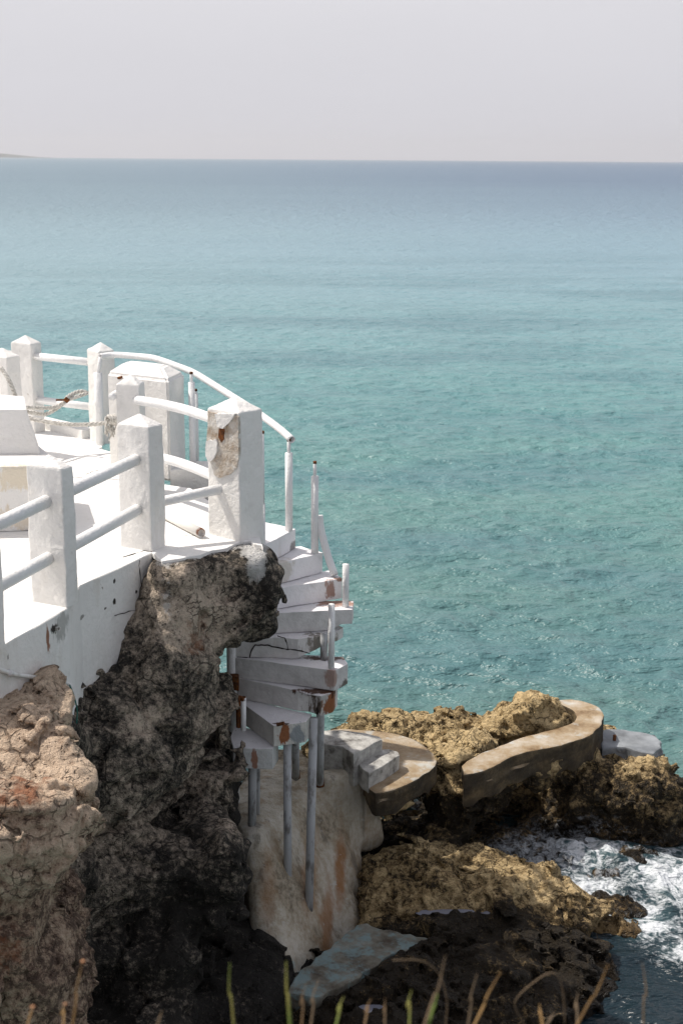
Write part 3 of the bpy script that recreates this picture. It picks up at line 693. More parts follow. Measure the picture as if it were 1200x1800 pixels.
# slab under the broken step that joins the flight
# cracks running over the two broken steps
def crack(pix, Yp, w=.007, parent=stair):
    P3 = [AY(x, y, Yp(x) if callable(Yp) else Yp) for x, y in pix]; rr = random.Random(int(pix[0][0])); out = []
    for a_, b_ in zip(P3[:-1], P3[1:]):
        n = max(2, int((b_-a_).length/.02))
        for k in range(n): out.append(a_.lerp(b_, k/n) + Vector((rr.uniform(-1, 1), 0, rr.uniform(-1, 1)))*.003)
    out.append(P3[-1]); bm_obj('crack', tube_bm(out, [w*rr.uniform(.4, 1) for _ in out], 5), CRACK, parent)
def riserE(x): return 10.355 - (x-500)/40*.01
crack([(487, 1118), (500, 1121), (504, 1131), (506, 1141)], riserE)
crack([(416, 1154), (438, 1157), (440, 1148), (448, 1134), (470, 1134), (490, 1139), (506, 1141), (530, 1144), (545, 1149)], lambda x: 10.40 - (x-415)/130*.115)
# poles
def pole(name, a_, b_, r, mat=RAILP, lab=None, n=16, parent=stair, hollow=False):
    o = bm_obj(name, tube_bm([a_, b_], r, n, hollow=hollow), mat, parent, True)
    if lab: o['label'] = lab
    return o
def vpole(px, ytop, ybase, Yp, r, dx=0, mat=RAILP, **k):
    b_ = AY(px, ybase, Yp); t_ = AY(px, ytop, Yp); t_.x = b_.x + dx; t_.y = b_.y; return pole('handrail_post', b_, t_, r, mat, **k)
def post2(px, y_thin, y_thick, y_base, Yp, r, thin):
    b_ = AY(px, y_base, Yp); zt_ = AY(px, y_thick, Yp).z; z2 = AY(px, y_thin, Yp).z
    o = pole('handrail_post', b_ - Vector((0, 0, .02)), Vector((b_.x, b_.y, zt_)), r)
    bm_obj('pipe_end', tube_bm([Vector((b_.x, b_.y, zt_-.03)), Vector((b_.x, b_.y, z2))], thin, 10, hollow=True), RAILP, o, True)
    bm_obj('rust_ring', tube_bm([Vector((b_.x, b_.y, z2-.018)), Vector((b_.x, b_.y, z2+.002))], thin*1.08, 10), RUSTM, o, True)
    return b_
pA = post2(508, 772, 796, 928, 11.02, .030, .015)
pB = post2(553, 811, 837, 969, 10.96, .030, .014)
post2(463, 758, 885, 1020, 10.62, .018, .014)
vpole(607, 992, 1068, 10.63, .030, n=6)
# chipped post on the full width step
vpole(582, 1062, 1178, 10.16, .025, n=8)
fb = AY(569, 1160, 10.36); ft = AY(569, 1112, 10.36); pole('prop', fb, Vector((fb.x, fb.y, ft.z)), .028, PIPEG)
# fallen rail leaning by the third step
fr = [AY(561, 906, 10.98), AY(563, 925, 10.97), AY(568, 948, 10.95), AY(577, 980, 10.92), AY(588, 1011, 10.86)]
o = bm_obj('broken_handrail', tube_bm(spline(fr, 5), .031, 12, hollow=True), RAILP, stair, True); o['label'] = 'length of handrail snapped off and bent down beside the steps'
# posts by the gate pillar
pC = post2(340, 654, 672, 850, 12.15, .028, .014); post2(347, 684, 692, 850, 12.6, .02, .014)
# curved handrail from the far post to the first step
hp = [(176, 627, 13.36), (190, 625, 13.42), (205, 624, 13.42), (243, 626.5, 13.3), (272, 630, 13.12), (310, 643, 12.85), (340, 655, 12.6), (370, 673, 12.32), (410, 698, 11.95), (440, 717, 11.7), (470, 738, 11.4), (495, 757, 11.17), (513, 773, 11.0)]
o = bm_obj('curved_handrail', tube_bm(spline([AY(*p) for p in hp], 5), .030, 12, hollow=True), RAILP, stair, True); o['label'] = 'long curved handrail bending down from the far post to the top step'
b_ = AY(177, 782, 13.36); pole('handrail_post', b_, Vector((b_.x, b_.y, AY(177, 655, 13.36).z)), .04); pole('handrail_post', Vector((b_.x, b_.y, AY(177, 660, 13.36).z)), AY(177, 628, 13.36), .018)
# short posts below, at the newel
pole('handrail_post', AY(428, 1284, 9.95), AY(428, 1226, 9.95), .02, RAILP); bm_obj('rust_ring', tube_bm([AY(427.5, 1231, 9.95), AY(427.5, 1225, 9.95)], .0215, 10), RUSTM, stair)
pole('handrail_post', AY(420, 1278, 10.05), AY(420, 1224, 10.05), .022, RUSTM)
# support pillars standing on the concrete buttress
def support(pxt, yt, pxb, yb, Yt, Yb, r, deep=0.0):
    t_ = AY(pxt, yt, Yt); b_ = AY(pxb, yb, Yb); o = pole('support_pole', b_ - Vector((0, 0, .05+deep)), t_, r, PIPEG)
    if deep: return
    bm_obj('rusty_foot', tube_bm([b_ - Vector((0, 0, .05)), b_ + Vector((0, 0, .018))], [r*1.22, r*1.06], 14), RUSTM, o, True)
support(505, 1300, 506, 1566, 9.93, 9.96, .031, .35)
support(551, 1262, 541, 1584, 10.03, 9.93, .033, .35)
support(563, 1240, 562, 1371, 10.2, 10.45, .031)
support(519, 1290, 520, 1357, 10.35, 10.8, .03)
support(444, 1335, 443, 1457, 9.95, 10.05, .033)
support(453, 1335, 452, 1440, 10.1, 10.25, .02)
bm_obj('rusted_stub', tube_bm([AZ(487, 1274, 1.93), AZ(499, 1271, 1.95)], .014, 8), RUSTM, stair)
#P3
# =================================================================== ROCK
CLIFFM = rock_mat('weathered_limestone', (.046, .041, .035), (.225, .19, .15), (.52, .43, .34), (.24, .09, .035))
BOULM = rock_mat('pale_limestone', (.17, .115, .085), (.46, .33, .235), (.60, .465, .345), (.30, .10, .04))
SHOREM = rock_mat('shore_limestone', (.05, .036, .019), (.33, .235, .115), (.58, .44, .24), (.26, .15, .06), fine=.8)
m = M('stained_concrete', .85, .25)
cn = m.noise(2.6, 6, .6, stretch=(1, 1, .45)); cf = m.noise(20, 6, .7)
cc_ = m.ramp(m.ma('ADD', m.ma('MULTIPLY', m.rng(cn, .3, .7), .6), m.ma('MULTIPLY', m.rng(cf, .3, .7), .4)), [(.08, (.17, .14, .10)), (.95, (.54, .51, .45)), (.35, (.35, .30, .225)), (.65, (.46, .42, .345))])
st = m.rng(m.noise(5.5, 6, .6, stretch=(1, 1, .16), vec=m.warp(.1, 3)), .52, .68)
cc_ = m.mix(m.ma('MULTIPLY', st, .45), cc_, (.24, .145, .06))
st2 = m.rng(m.noise(7.5, 6, .65, stretch=(1.2, 1.2, .14)), .55, .66)
cc_ = m.mix(m.ma('MULTIPLY', st2, .5), cc_, (.07, .062, .05))
for p_, r_, k_ in ((AY(598, 1560, 10.1), (.045, .3, .30), .95), (AY(575, 1640, 9.9), (.05, .3, .30), .8), (AY(545, 1540, 10.1), (.06, .3, .25), .5), (AY(470, 1560, 9.8), (.06, .3, .3), .4)):
    cc_ = m.mix(m.ma('MULTIPLY', m.spot(p_, (r_[0]*1.5, 1.2, r_[2]*1.2), .7, 9, .5), k_*.95), cc_, (.27, .125, .045))
cc_ = m.mix(m.ma('MULTIPLY', m.rng(m.noise(8, 7, .75), .60, .66), .55), cc_, (.50, .50, .48))
cc_ = m.mix(m.ma('MULTIPLY', m.spot(AZ(555, 1712, .2), (.35, .22, .2), .5, 14, .8), .7), cc_, (.22, .36, .38))
CONC = m.out(cc_, m.bump(m.ma('ADD', cf, m.noise(60, 4)), .5, .02))

def mountains(p, v, amp, crack=.05, cell=1.7, pits=.03, off=0, flat=1.0, fine=1.0, facet=1.0):
    """turn a smooth block-out into broken karst rock: tilted facets, joints, sharp ridges, solution pits"""
    q = p + (np.stack([fbm(p, 1.6, 3, off+9), fbm(p, 1.6, 3, off+19), fbm(p, 1.6, 3, off+29)], 1) - .5)*.34
    q2 = (q*np.array((1, 1, 1.45), np.float32)).astype(np.float32)
    f1, f2, idv, fc = worley(q2, cell, off)
    v = v + (idv - .5)*amp*.6 + fc*amp*.75*facet + crack*np.clip(1 - (f2-f1)/.07, 0, 1)
    g1, g2, idg, gc = worley(q2, cell*3.1, off+3)
    v = v + (idg - .5)*amp*.28 + gc*amp*.42*facet + crack*.4*np.clip(1 - (g2-g1)/.10, 0, 1)
    v = v + (fbm(p, 2.4, 3, off, .5) - .5)*amp*.8*flat
    v = v - (ridged(q, 5.0*fine, 5, off+4) - .6)*amp*.42
    h1, h2, idh, hc = worley(q, 9*fine, off+7)
    v = v + hc*pits*.45 + pits*np.clip(.40 - h1, 0, 1)*1.9*np.clip((vnoise(p, 1.9, off+2)-.3)*2.2, 0, 1)
    v = v + (fbm(p, 21*fine, 3, off+6, .65) - .5)*pits*1.2
    return v.astype(np.float32)

def rock_object(name, fn, detail, lo, hi, h, mat, tone, band=.3, parent=None, blur=.32):
    V, F = surface_nets(fn, detail, lo, hi, h, band, blur)
    o = mesh(name, V, F, mat, parent, True)
    t = tone(V)
    for k in ('tone', 'rust', 'wet', 'foam', 'paint'): setattr_f(o, k, t.get(k, np.zeros(len(V))))
    return o
def blob(V, c, r, k=1.0): return np.exp(-(((V-np.array(c))/np.array(r))**2).sum(1))*k

wallpoly = [(-2.03, 7.46), (-1.93, 7.8), (-1.84, 8.07), (-1.75, 8.38), (-1.76, 8.85), (-1.58, 9.24), (-1.40, 9.66), (-1.28, 9.85), (-1.24, 10.2), (-1.5, 10.9), (-2.1, 11.6), (-3.6, 11.9), (-3.6, 7.46)]
def f_cliff(p):
    d = prism(p, wallpoly, -.6, 3.19, .04)
    d = np.minimum(d, np.maximum(poly2(p, wallpoly) - .075 - .07*np.clip((8.8 - p[:, 1])/.3, 0, 1), p[:, 2] - 2.64))
    lobe = smin(ell(p, (-1.31, 9.50, 2.12), (.41, .55, .76)), ell(p, (-1.62, 9.02, 1.92), (.50, .46, .62), 20), .15)
    lobe = smin(lobe, ell(p, (-1.20, 9.52, 2.70), (.22, .24, .42), 0, 20), .10)
    beak = smin(rbox(p, (-.93, 9.93, 2.96), (.38, .36, .335), .13, 18), ell(p, (-.64, 9.93, 2.93), (.25, .30, .36)), .08)
    beak = smin(beak, rbox(p, (-1.16, 9.8, 2.88), (.18, .45, .40), .10, 0), .1)
    lump = smin(ell(p, (-.87, 9.82, 1.92), (.11, .22, .30)), ell(p, (-.76, 9.72, 1.74), (.13, .22, .20)), .08)
    lump = smin(lump, rbox(p, (-1.06, 9.85, 1.30), (.25, .38, .56), .12), .12)
    low = smin(rbox(p, (-1.50, 9.15, 1.15), (.74, .55, .34), .16, 14), rbox(p, (-1.62, 8.85, .62), (.62, .52, .33), .15, 8), .05)
    low = smin(low, rbox(p, (-1.45, 9.85, .3), (.55, .6, .9), .2), .1)
    low = smin(low, rbox(p, (-1.85, 8.3, .12), (.85, .75, .42), .2, -10), .08)
    low = smin(low, ell(p, (-.85, 9.4, -.05), (.65, .85, .45)), .1)
    low = smin(low, ell(p, (-2.3, 7.9, .9), (.62, .75, 1.1)), .15)
    low = smin(low, prism(p, [(-1.2, 10.0), (-.55, 10.25), (-.3, 10.9), (-.3, 11.6), (-2, 11.6)], -.6, .75, .1), .1)
    r = smin(smin(lobe, beak, .05), smin(lump, low, .05), .05)
    r = smin(d, r, .05)
    return smax(r, p[:, 2] - 3.275, .03)
def d_cliff(p, v):
    w = np.clip((3.3 - p[:, 2])/.35, .25, 1)
    v2 = mountains(p, v, .10, .065, 1.35, .026, 3, .45, facet=1.4)
    v = v + (v2 - v)*w
    wl = poly2(p, wallpoly) - .03
    out = (ell(p, (-1.27, 9.5, 2.1), (.50, .66, .92)) < .0) | (ell(p, (-1.62, 9.02, 1.95), (.56, .52, .78)) < 0)
    v = np.where((p[:, 1] < 9.35) & (wl < .10) & (p[:, 2] > 2.66) & ~out, np.maximum(v, .02), v)
    zc = 1.66 + .10*(fbm(p, 1.4, 3, 8)-.5)*2 + .10*(p[:, 0]+1.3)
    v = v + .15*np.exp(-((p[:, 2] - zc)/.04)**2)*np.clip((9.9 - p[:, 1])/.3, 0, 1)
    zb = 1.12 + .12*(fbm(p, 1.6, 3, 18)-.5)*2 - .06*(p[:, 0]+1.3)
    v = v + .09*np.exp(-((p[:, 2] - zb)/.03)**2)
    return np.maximum(v, p[:, 2] - 3.283)
def t_cliff(V):
    t = .42 + .0*V[:, 0]
    t = t + blob(V, (-1.0, 9.5, 2.98), (.30, .55, .28), .72) + blob(V, (-.75, 9.5, 2.8), (.3, .4, .2), .25)
    t = t + blob(V, (-1.15, 8.95, 1.55), (.5, .4, .13), .35) + blob(V, (-1.75, 8.9, 1.7), (.18, .5, .6), .35) + blob(V, (-.9, 9.4, 1.5), (.2, .4, .25), .2)
    t = t + blob(V, (-1.28, 8.95, 2.35), (.12, .5, .08), .6) + blob(V, (-.72, 9.6, 1.7), (.14, .3, .4), .22)
    t = t - np.clip((1.62 - V[:, 2])/.15, 0, 1)*.26 - np.clip((1.2 - V[:, 2])/.3, 0, 1)*.15 - blob(V, (-.8, 10.0, .8), (.5, .8, .9), .4) - blob(V, (-.6, 9.8, 2.95), (.16, .4, .4), .3)  # shade of the lower cliff and cave painted as darker tone
    ru = blob(V, (-1.02, 9.55, 2.68), (.12, .5, .20), .85) + blob(V, (-.98, 9.55, 3.0), (.22, .5, .22), .42) + blob(V, (-2.0, 7.6, .9), (.35, .8, .45), .55)
    pa = np.clip((V[:, 2] - 3.25)/.03, 0, 1)*.62*(V[:, 0] > -1.3) + blob(V, (-1.19, 9.45, 3.0), (.05, .3, .28), .75) + blob(V, (-.60, 9.75, 3.20), (.075, .4, .14), 1.25)
    return dict(tone=t, rust=ru, wet=np.clip((.5 - V[:, 2])/.5, 0, 1)*.8, paint=pa)
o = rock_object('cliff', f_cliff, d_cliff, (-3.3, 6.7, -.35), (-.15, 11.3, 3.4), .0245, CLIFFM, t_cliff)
props(o, 'dark weathered limestone cliff that carries the terrace', None, None, 'structure')

# the rest of the headland, coarser, out of sight under the terrace
def f_core(p): return prism(p, [(-2.6, 7.6), (-2.5, 8.0), (-2.2, 9), (-1.7, 10.5), (-2.0, 12.4), (-2.9, 14.1), (-4.2, 15.6), (-8.2, 17.6), (-8.9, 7.4)], -.8, 3.15, .3)
def d_core(p, v): return mountains(p, v, .3, .1, .9, .05, 13)
o = rock_object('headland', f_core, d_core, (-9.9, 4.8, -.9), (-1.4, 18, 3.2), .13, CLIFFM, lambda V: dict(tone=.2+0*V[:, 0]), .6)
V_ = None; props(o, 'limestone headland under the far side of the terrace', None, None, 'structure')

boulpoly = [(-3.2, 8.1), (-1.66, 8.0), (-1.50, 7.55), (-1.36, 7.05), (-1.40, 6.72), (-1.52, 6.52), (-1.75, 6.45), (-3.2, 6.35)]
def f_boul(p):
    # a ledge that slopes down towards the viewpoint, undercut below
    a = poly2(p, boulpoly) + .34*np.clip(2.62 - p[:, 2], 0, 1.3) - .0
    top = p[:, 2] - (3.05 - .22*(7.8 - p[:, 1]) - .12*np.clip(p[:, 0] + 1.75, 0, 1) + .05*np.sin(p[:, 1]*9 + p[:, 0]*5))
    d = smax(a, top, .10)
    d = smin(d, rbox(p, (-1.58, 6.95, 2.62), (.24, .30, .22), .10, -12), .05)
    d = smax(d, 1.15 - p[:, 2], .1)
    d = smin(d, rbox(p, (-2.1, 7.2, 1.3), (.62, .55, .6), .2), .15)
    return d.astype(np.float32)
def d_boul(p, v): return np.maximum(p[:, 2] - 3.03 - .03*np.sin(p[:, 0]*14), mountains(p, v, .085, .050, 2.6, .024, 31, .35, fine=1.1, facet=1.0))
def t_boul(V):
    t = .86 + .0*V[:, 0] - np.clip((2.6 - V[:, 2])/.4, 0, 1)*.45
    ru = blob(V, (-1.62, 6.6, 2.86), (.28, .6, .05), .9) + blob(V, (-1.8, 6.5, 2.0), (.35, .5, .3), .75)
    return dict(tone=t, rust=ru)
o = rock_object('boulder', f_boul, d_boul, (-2.9, 6.15, .7), (-1.0, 8.15, 3.55), .0165, BOULM, t_boul, .25)
props(o, 'pale sunlit limestone boulder resting against the white retaining wall', 'boulder')

# =================================================================== SHORE
ZA, ZB, ZC = 1.05, 1.0, .78
pathA = [AZ(x, y, ZA) for x, y in ((556, 1283), (600, 1281), (656, 1284), (690, 1289), (715, 1296), (736, 1304), (752, 1315), (762, 1325), (767, 1337), (764, 1347), (755, 1356), (736, 1367), (715, 1378), (693, 1388), (675, 1392), (659, 1394), (648, 1386), (640, 1368), (632, 1350), (600, 1330), (560, 1325))]
pathB = [AZ(x, y, ZB) for x, y in ((814, 1362), (832, 1359), (850, 1354), (866, 1347), (880, 1340), (901, 1328), (922, 1322), (944, 1318), (966, 1314), (987, 1309), (1008, 1303), (1026, 1296), (1042, 1288), (1053, 1278), (1060, 1263), (1060, 1252), (1052, 1243), (1036, 1236), (1020, 1231), (1003, 1228), (985, 1229), (968, 1234), (984, 1237), (997, 1243), (1008, 1250), (1012, 1259), (1008, 1267), (997, 1273), (980, 1279), (960, 1284), (930, 1292), (901, 1301), (880, 1308), (859, 1317), (845, 1323), (832, 1331), (820, 1338), (811, 1346))]
slabC = [AZ(x, y, ZC) for x, y in ((1058, 1316), (1080, 1312), (1100, 1314), (1125, 1322), (1148, 1325), (1162, 1314), (1160, 1303), (1150, 1293), (1125, 1286), (1095, 1281), (1066, 1280), (1050, 1285))]
pxy = lambda P_: [(v.x, v.y) for v in P_]
pA, pB, pC = pxy(pathA), pxy(pathB), pxy(slabC)
def c2(px, py, z): v = AZ(px, py, z); return (v.x, v.y)
pad2 = [(q.x, q.y) for q in (AZ(x, y, .24) for x, y in ((520, 1742), (545, 1700), (590, 1672), (632, 1630), (660, 1632), (755, 1649), (700, 1673), (645, 1705), (590, 1738)))]
flat_pools = [(AZ(795, 1602, .30), (.26, .075)), (AZ(655, 1768, .16), (.13, .06))]
def f_shore(p):
    # lit shelf and its dark apron towards the camera
    sh = smin(ell(p, (1.02, 10.55, -.02), (1.02, .70, .50), -12), ell(p, (.62, 10.72, .08), (.50, .46, .42)), .12)
    ap = smin(ell(p, (1.15, 9.7, -.12), (1.0, .95, .40)), ell(p, (.5, 9.2, -.1), (1.1, .95, .34)), .2)
    ap = smin(ap, ell(p, (.9, 8.2, -.1), (.75, .8, .3)), .2)
    d = smin(sh, ap, .15)
    # under the first walkway
    a = poly2(p, pA)
    ra = np.maximum(a + .14 + .75*np.clip((.80 - p[:, 2]), 0, .5), p[:, 2] - .93)
    d = smin(d, ra.astype(np.float32), .08)
    d = smin(d, ell(p, (-.05, 11.5, .62), (.36, .36, .50)), .08)
    # between the walkways
    d = smin(d, ell(p, (.98, 11.42, .52), (.20, .28, .48)), .06); d = smin(d, ell(p, (1.15, 12.0, .52), (.42, .42, .45)), .08)
    # under the second walkway
    b = poly2(p, pB)
    rb = np.maximum(b + .06 + .55*np.clip(.66 - p[:, 2], 0, .5), p[:, 2] - .86)
    d = smin(d, rb.astype(np.float32), .06)
    d = smin(d, ell(p, (1.85, 12.55, .45), (.8, .5, .42), 20), .08)
    # knob inside the curl, back reef
    d = smin(d, ell(p, (1.80, 12.38, .98), (.26, .25, .25)), .06)
    d = smin(d, ell(p, (1.98, 12.3, .92), (.24, .22, .13)), .06)
    d = smin(d, ell(p, (1.0, 12.5, .62), (.70, .34, .32), 8), .08); d = smin(d, ell(p, (.45, 12.6, .55), (.5, .3, .4)), .08)
    d = smin(d, ell(p, (1.45, 12.45, .6), (.35, .3, .34)), .08)
    # right end
    cc = poly2(p, pC)
    rc = np.maximum(cc - .03, p[:, 2] - .70)
    d = smin(d, rc.astype(np.float32), .08)
    d = smin(d, ell(p, (2.75, 11.95, .25), (.42, .42, .52)), .1); d = smin(d, ell(p, (2.35, 12.05, .3), (.5, .45, .42)), .1)
    d = smin(d, ell(p, (2.55, 12.6, .2), (.6, .6, .45)), .1)
    for c, r in flat_pools: d = smin(d, ell(p, (c.x, c.y-.07, c.z-.24), (r[0]+.28, r[1]+.28, .28)), .08)
    d = smin(d, ell(p, (.55, 11.35, .0), (.7, .6, .34)), .1)
    # low wet rock
    d = smin(d, ell(p, (1.40, 11.5, -.02), (.75, .42, .26), -15), .10); d = smin(d, ell(p, (2.1, 11.8, -.05), (.62, .42, .26), -20), .10); d = smin(d, ell(p, (1.0, 12.2, -.2), (1.5, 1.1, .27)), .10)
    d = smin(d, ell(p, (1.95, 11.3, -.05), (.48, .36, .17), -25), .08); d = smin(d, ell(p, (2.35, 11.1, -.04), (.20, .20, .17)), .05)
    d = smin(d, ell(p, (2.1, 10.35, -.08), (.34, .16, .17), -20), .05); d = smin(d, ell(p, (2.62, 11.45, -.03), (.26, .2, .2)), .05)
    return d
def d_shore(p, v):
    k = np.clip((p[:, 2] + .35)/.5, .3, 1)
    v2 = mountains(p, v, .10, .050, 3.0, .052, 55, fine=1.3)
    v = v + (v2 - v)*k
    # keep the ground under the walkways below their slabs
    for P_, z in ((pA, ZA-.11), (pB, ZB-.13), (pC, ZC-.07)):
        a = poly2(p, P_); v = np.where(a < .03, np.maximum(v, p[:, 2] - z), v)
    a = poly2(p, pad2) - .03; v = np.where(a < 0, np.maximum(v, p[:, 2] - .19), v)
    for c, r in flat_pools:
        e = ((p[:, 0]-c.x)/r[0])**2 + ((p[:, 1]-c.y)/r[1])**2
        v = np.where(e < 2.2, np.maximum(v, p[:, 2] - (c.z - .035 + .10*np.clip(e-.7, 0, 2) + .09*(fbm(p, 9, 3, 44)-.5))), v)
    return v.astype(np.float32)
def t_shore(V):
    n = fbm(V.astype(np.float32), 1.3, 4, 5)
    t = .80 + (n-.5)*.7
    # shade on the low apron and below the walkways, painted into tone and wetness
    apron_shade = np.clip((10.22 + (n-.5)*1.2 + .12*(V[:, 0]-1) - V[:, 1])/.35, 0, 1)*np.clip((V[:, 0]*.0+1.0), 0, 1)
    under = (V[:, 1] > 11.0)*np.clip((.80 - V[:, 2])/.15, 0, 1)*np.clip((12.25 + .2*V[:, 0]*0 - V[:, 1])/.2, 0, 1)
    t -= apron_shade*.95 + blob(V, (-.1, 10.3, .3), (.5, .9, .7), .4) + under*.62
    wet = np.clip((.16 - V[:, 2])/.12, 0, 1)*.95 + blob(V, (2.2, 11.3, .15), (.8, .7, .25), .9) + apron_shade*.5 + under*.35  # damp at waterline and surf, plus some of the painted shade
    foam = blob(V, (2.05, 11.3, .10), (.85, .55, .30), 1.0) + blob(V, (1.5, 11.2, .1), (.4, .25, .2), .6)
    t += blob(V, (1.15, 11.45, .15), (.35, .25, .15), .3)
    return dict(tone=t, wet=np.clip(wet, 0, 1), foam=np.clip(foam, 0, 1), rust=.12+0*n)
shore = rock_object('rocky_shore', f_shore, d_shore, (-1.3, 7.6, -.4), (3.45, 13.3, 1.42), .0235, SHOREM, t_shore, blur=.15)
props(shore, 'pitted golden brown limestone shelf along the waterline', None, None, 'structure')
# foam running over the wet rock
def add_foam(mat):
    t = mat.node_tree; b = t.nodes['Principled BSDF']
    h = M.__new__(M); h.m = mat; h.t = t; h.b = b; h.geo = t.nodes.new('ShaderNodeNewGeometry'); h.pos = h.geo.outputs['Position']
    return h
def foam_mask(h, region, lace=1.0):
    """soft broken froth: dense where 'region' is high, thinning to filaments at its edge"""
    a1 = h.noise(3.0*lace, 7, .62, dist=1.6); a2 = h.noise(7.5*lace, 6, .62, dist=1.2); fz = h.noise(42, 5, .7)
    r1 = h.ma('SUBTRACT', 1, h.ma('ABSOLUTE', h.ma('SUBTRACT', h.ma('MULTIPLY', a1, 4), 2)))
    r2 = h.ma('SUBTRACT', 1, h.ma('ABSOLUTE', h.ma('SUBTRACT', h.ma('MULTIPLY', a2, 4), 2)))
    v_ = h.ma('ADD', h.ma('MULTIPLY', region, .50), h.ma('MULTIPLY', r1, .52))
    v_ = h.ma('ADD', v_, h.ma('MULTIPLY', r2, .36)); v_ = h.ma('ADD', v_, h.ma('MULTIPLY', h.ma('SUBTRACT', fz, .5), .55))
    v_ = h.ma('ADD', v_, h.ma('MULTIPLY', h.ma('SUBTRACT', h.noise(1.6, 3), .5), .5))
    return h.ma('MULTIPLY', h.rng(v_, .90, 1.34), h.rng(region, .06, .22))
h = add_foam(SHOREM)
lk = h.b.inputs['Base Color'].links[0].from_socket
fmk = foam_mask(h, h.ma('MULTIPLY', h.attr('foam'), .95), 1.3)
up = h.rng(h.xyz(h.geo.outputs['Normal'])[2], -.1, .5)
h.out(h.mix(h.ma('MULTIPLY', h.ma('MULTIPLY', fmk, up), .9), lk, (.50, .53, .56)))

# wave-washed rocks standing in the surf
for k, (px_, py_, r_, yaw, lab) in enumerate((
        (1082, 1592, (.30, .16, .17), -20, 'long dark wet rock in the foam nearest the golden shelf'),
        (1112, 1520, (.20, .17, .20), 10, 'small round rock washed over by foam in the middle of the surf'),
        (1150, 1463, (.22, .18, .22), -30, 'pointed wet rock in the surf farthest from the shelf'),
        (1022, 1512, (.30, .20, .16), -25, 'low dark wet rock streaked by running foam beside the shelf'),
        (1062, 1448, (.34, .24, .22), -15, 'broad dark wet rock below the grey slab'))):
    c_ = AZ(px_, py_, .05); cc0 = np.array((c_.x, c_.y, -.02))
    o = rock_object('surf_rock', lambda p: ell(p, cc0, r_, yaw), lambda p, v: mountains(p, v, .045, .02, 4.5, .02, 60+k*3, fine=1.3), cc0 - (.5, .45, .3), cc0 + (.5, .45, .4), .022, SHOREM,
        lambda V: dict(tone=.12+0*V[:, 0], wet=.85+0*V[:, 0], foam=.62*np.clip(1-V[:, 2]/.16, .35, 1)), .2)
    props(o, lab, 'rock', 'rocks washed by the surf')

# ------------------------------------------------------------------ buttress
topB = [(-.93, 10.45), (-.80, 10.0), (-.73, 9.93), (-.60, 9.93), (-.42, 10.28), (-.26, 10.60), (-.09, 10.80), (.02, 11.15), (-.1, 11.5), (-.8, 11.6)]
def f_but(p):
    e = np.clip((1.04 - p[:, 2])/.9, 0, 1.3)
    bx_ = np.array((.16, -.52))  # the skirt leans out towards the sea and the camera
    q = p.copy(); q[:, 0] = p[:, 0] - .23*e; q[:, 1] = p[:, 1] + .52*e**1.15
    d = np.maximum(poly2(q, topB) - .02*e, p[:, 2] - 1.04)
    d = smax(poly2(q, topB) - .03*e, p[:, 2] - 1.03, .04)
    wl_ = rbox(p, (.02, 10.95, .78), (.24, .15, .34), .06, 38)
    wl_ = smin(wl_, rbox(p, (.18, 11.12, .66), (.12, .2, .36), .06, 25, 14), .1)
    return smin(d, wl_, .12).astype(np.float32)*.8
def d_but(p, v):
    v = v + (ridged(p*np.array((1, .6, .16), np.float32), 2.1, 2, 78) - .6)*.07 + (fbm(p, 1.6, 3, 71) - .5)*.09 + (ridged(p*np.array((1, 1, .3)), 3.2, 3, 72) - .6)*.035 + (fbm(p, 14, 3, 73) - .5)*.012
    f1 = worley(p, 5, 74)[0]; v = v + .03*np.clip(.25 - f1, 0, 1)*4*np.clip(vnoise(p, 1.3, 4)*2-1.2, 0, 1)
    return v.astype(np.float32)
V, F = surface_nets(f_but, d_but, (-1.2, 9.0, -.25), (.75, 11.8, 1.3), .022, .25)
o = mesh('buttress', V, F, CONC, None, True); props(o, 'stained flared concrete buttress carrying the support poles of the stair', 'buttress')
# pad at its foot
m = M('pad_concrete', .7, .3)
PADM = m.out(m.mix(m.ma('MULTIPLY', m.rng(m.noise(7, 6, .7), .45, .62), .8), m.ramp(m.noise(4, 6, .65), [(.34, (.07, .055, .04)), (.66, (.27, .28, .25)), (.48, (.16, .15, .12))]), (.19, .28, .29)), m.bump(m.noise(30, 5), .4, .012))
pad = [AZ(x, y, .24) for x, y in ((505, 1745), (535, 1700), (585, 1660), (625, 1625), (645, 1622), (662, 1632), (755, 1649), (730, 1665), (700, 1673), (672, 1688), (645, 1705), (622, 1722), (590, 1738), (555, 1752))]
o = bm_obj('concrete_pad', solid(pxy(jag(pad, .05, .018, 5)), -.12, .012, .06, .014, 5, 6, top_z=.24), PADM); props(o, 'low blue grey concrete pad at the foot of the buttress', 'pad')

# ------------------------------------------------------------------ walkways
m = M('walkway_concrete', .8, .3)
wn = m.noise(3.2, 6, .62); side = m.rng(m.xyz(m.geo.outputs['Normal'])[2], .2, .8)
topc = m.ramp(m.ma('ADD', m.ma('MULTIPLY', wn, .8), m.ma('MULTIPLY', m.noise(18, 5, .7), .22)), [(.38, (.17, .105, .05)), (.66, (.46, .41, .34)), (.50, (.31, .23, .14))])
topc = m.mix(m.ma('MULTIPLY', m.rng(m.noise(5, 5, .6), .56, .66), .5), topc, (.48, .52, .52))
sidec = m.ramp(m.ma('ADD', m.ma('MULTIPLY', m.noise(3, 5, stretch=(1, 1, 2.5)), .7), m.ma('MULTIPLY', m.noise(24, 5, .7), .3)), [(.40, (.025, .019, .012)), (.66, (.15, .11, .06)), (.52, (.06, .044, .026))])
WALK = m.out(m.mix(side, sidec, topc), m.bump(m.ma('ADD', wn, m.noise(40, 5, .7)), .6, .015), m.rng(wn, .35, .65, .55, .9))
m = M('step_concrete', .8, .3)
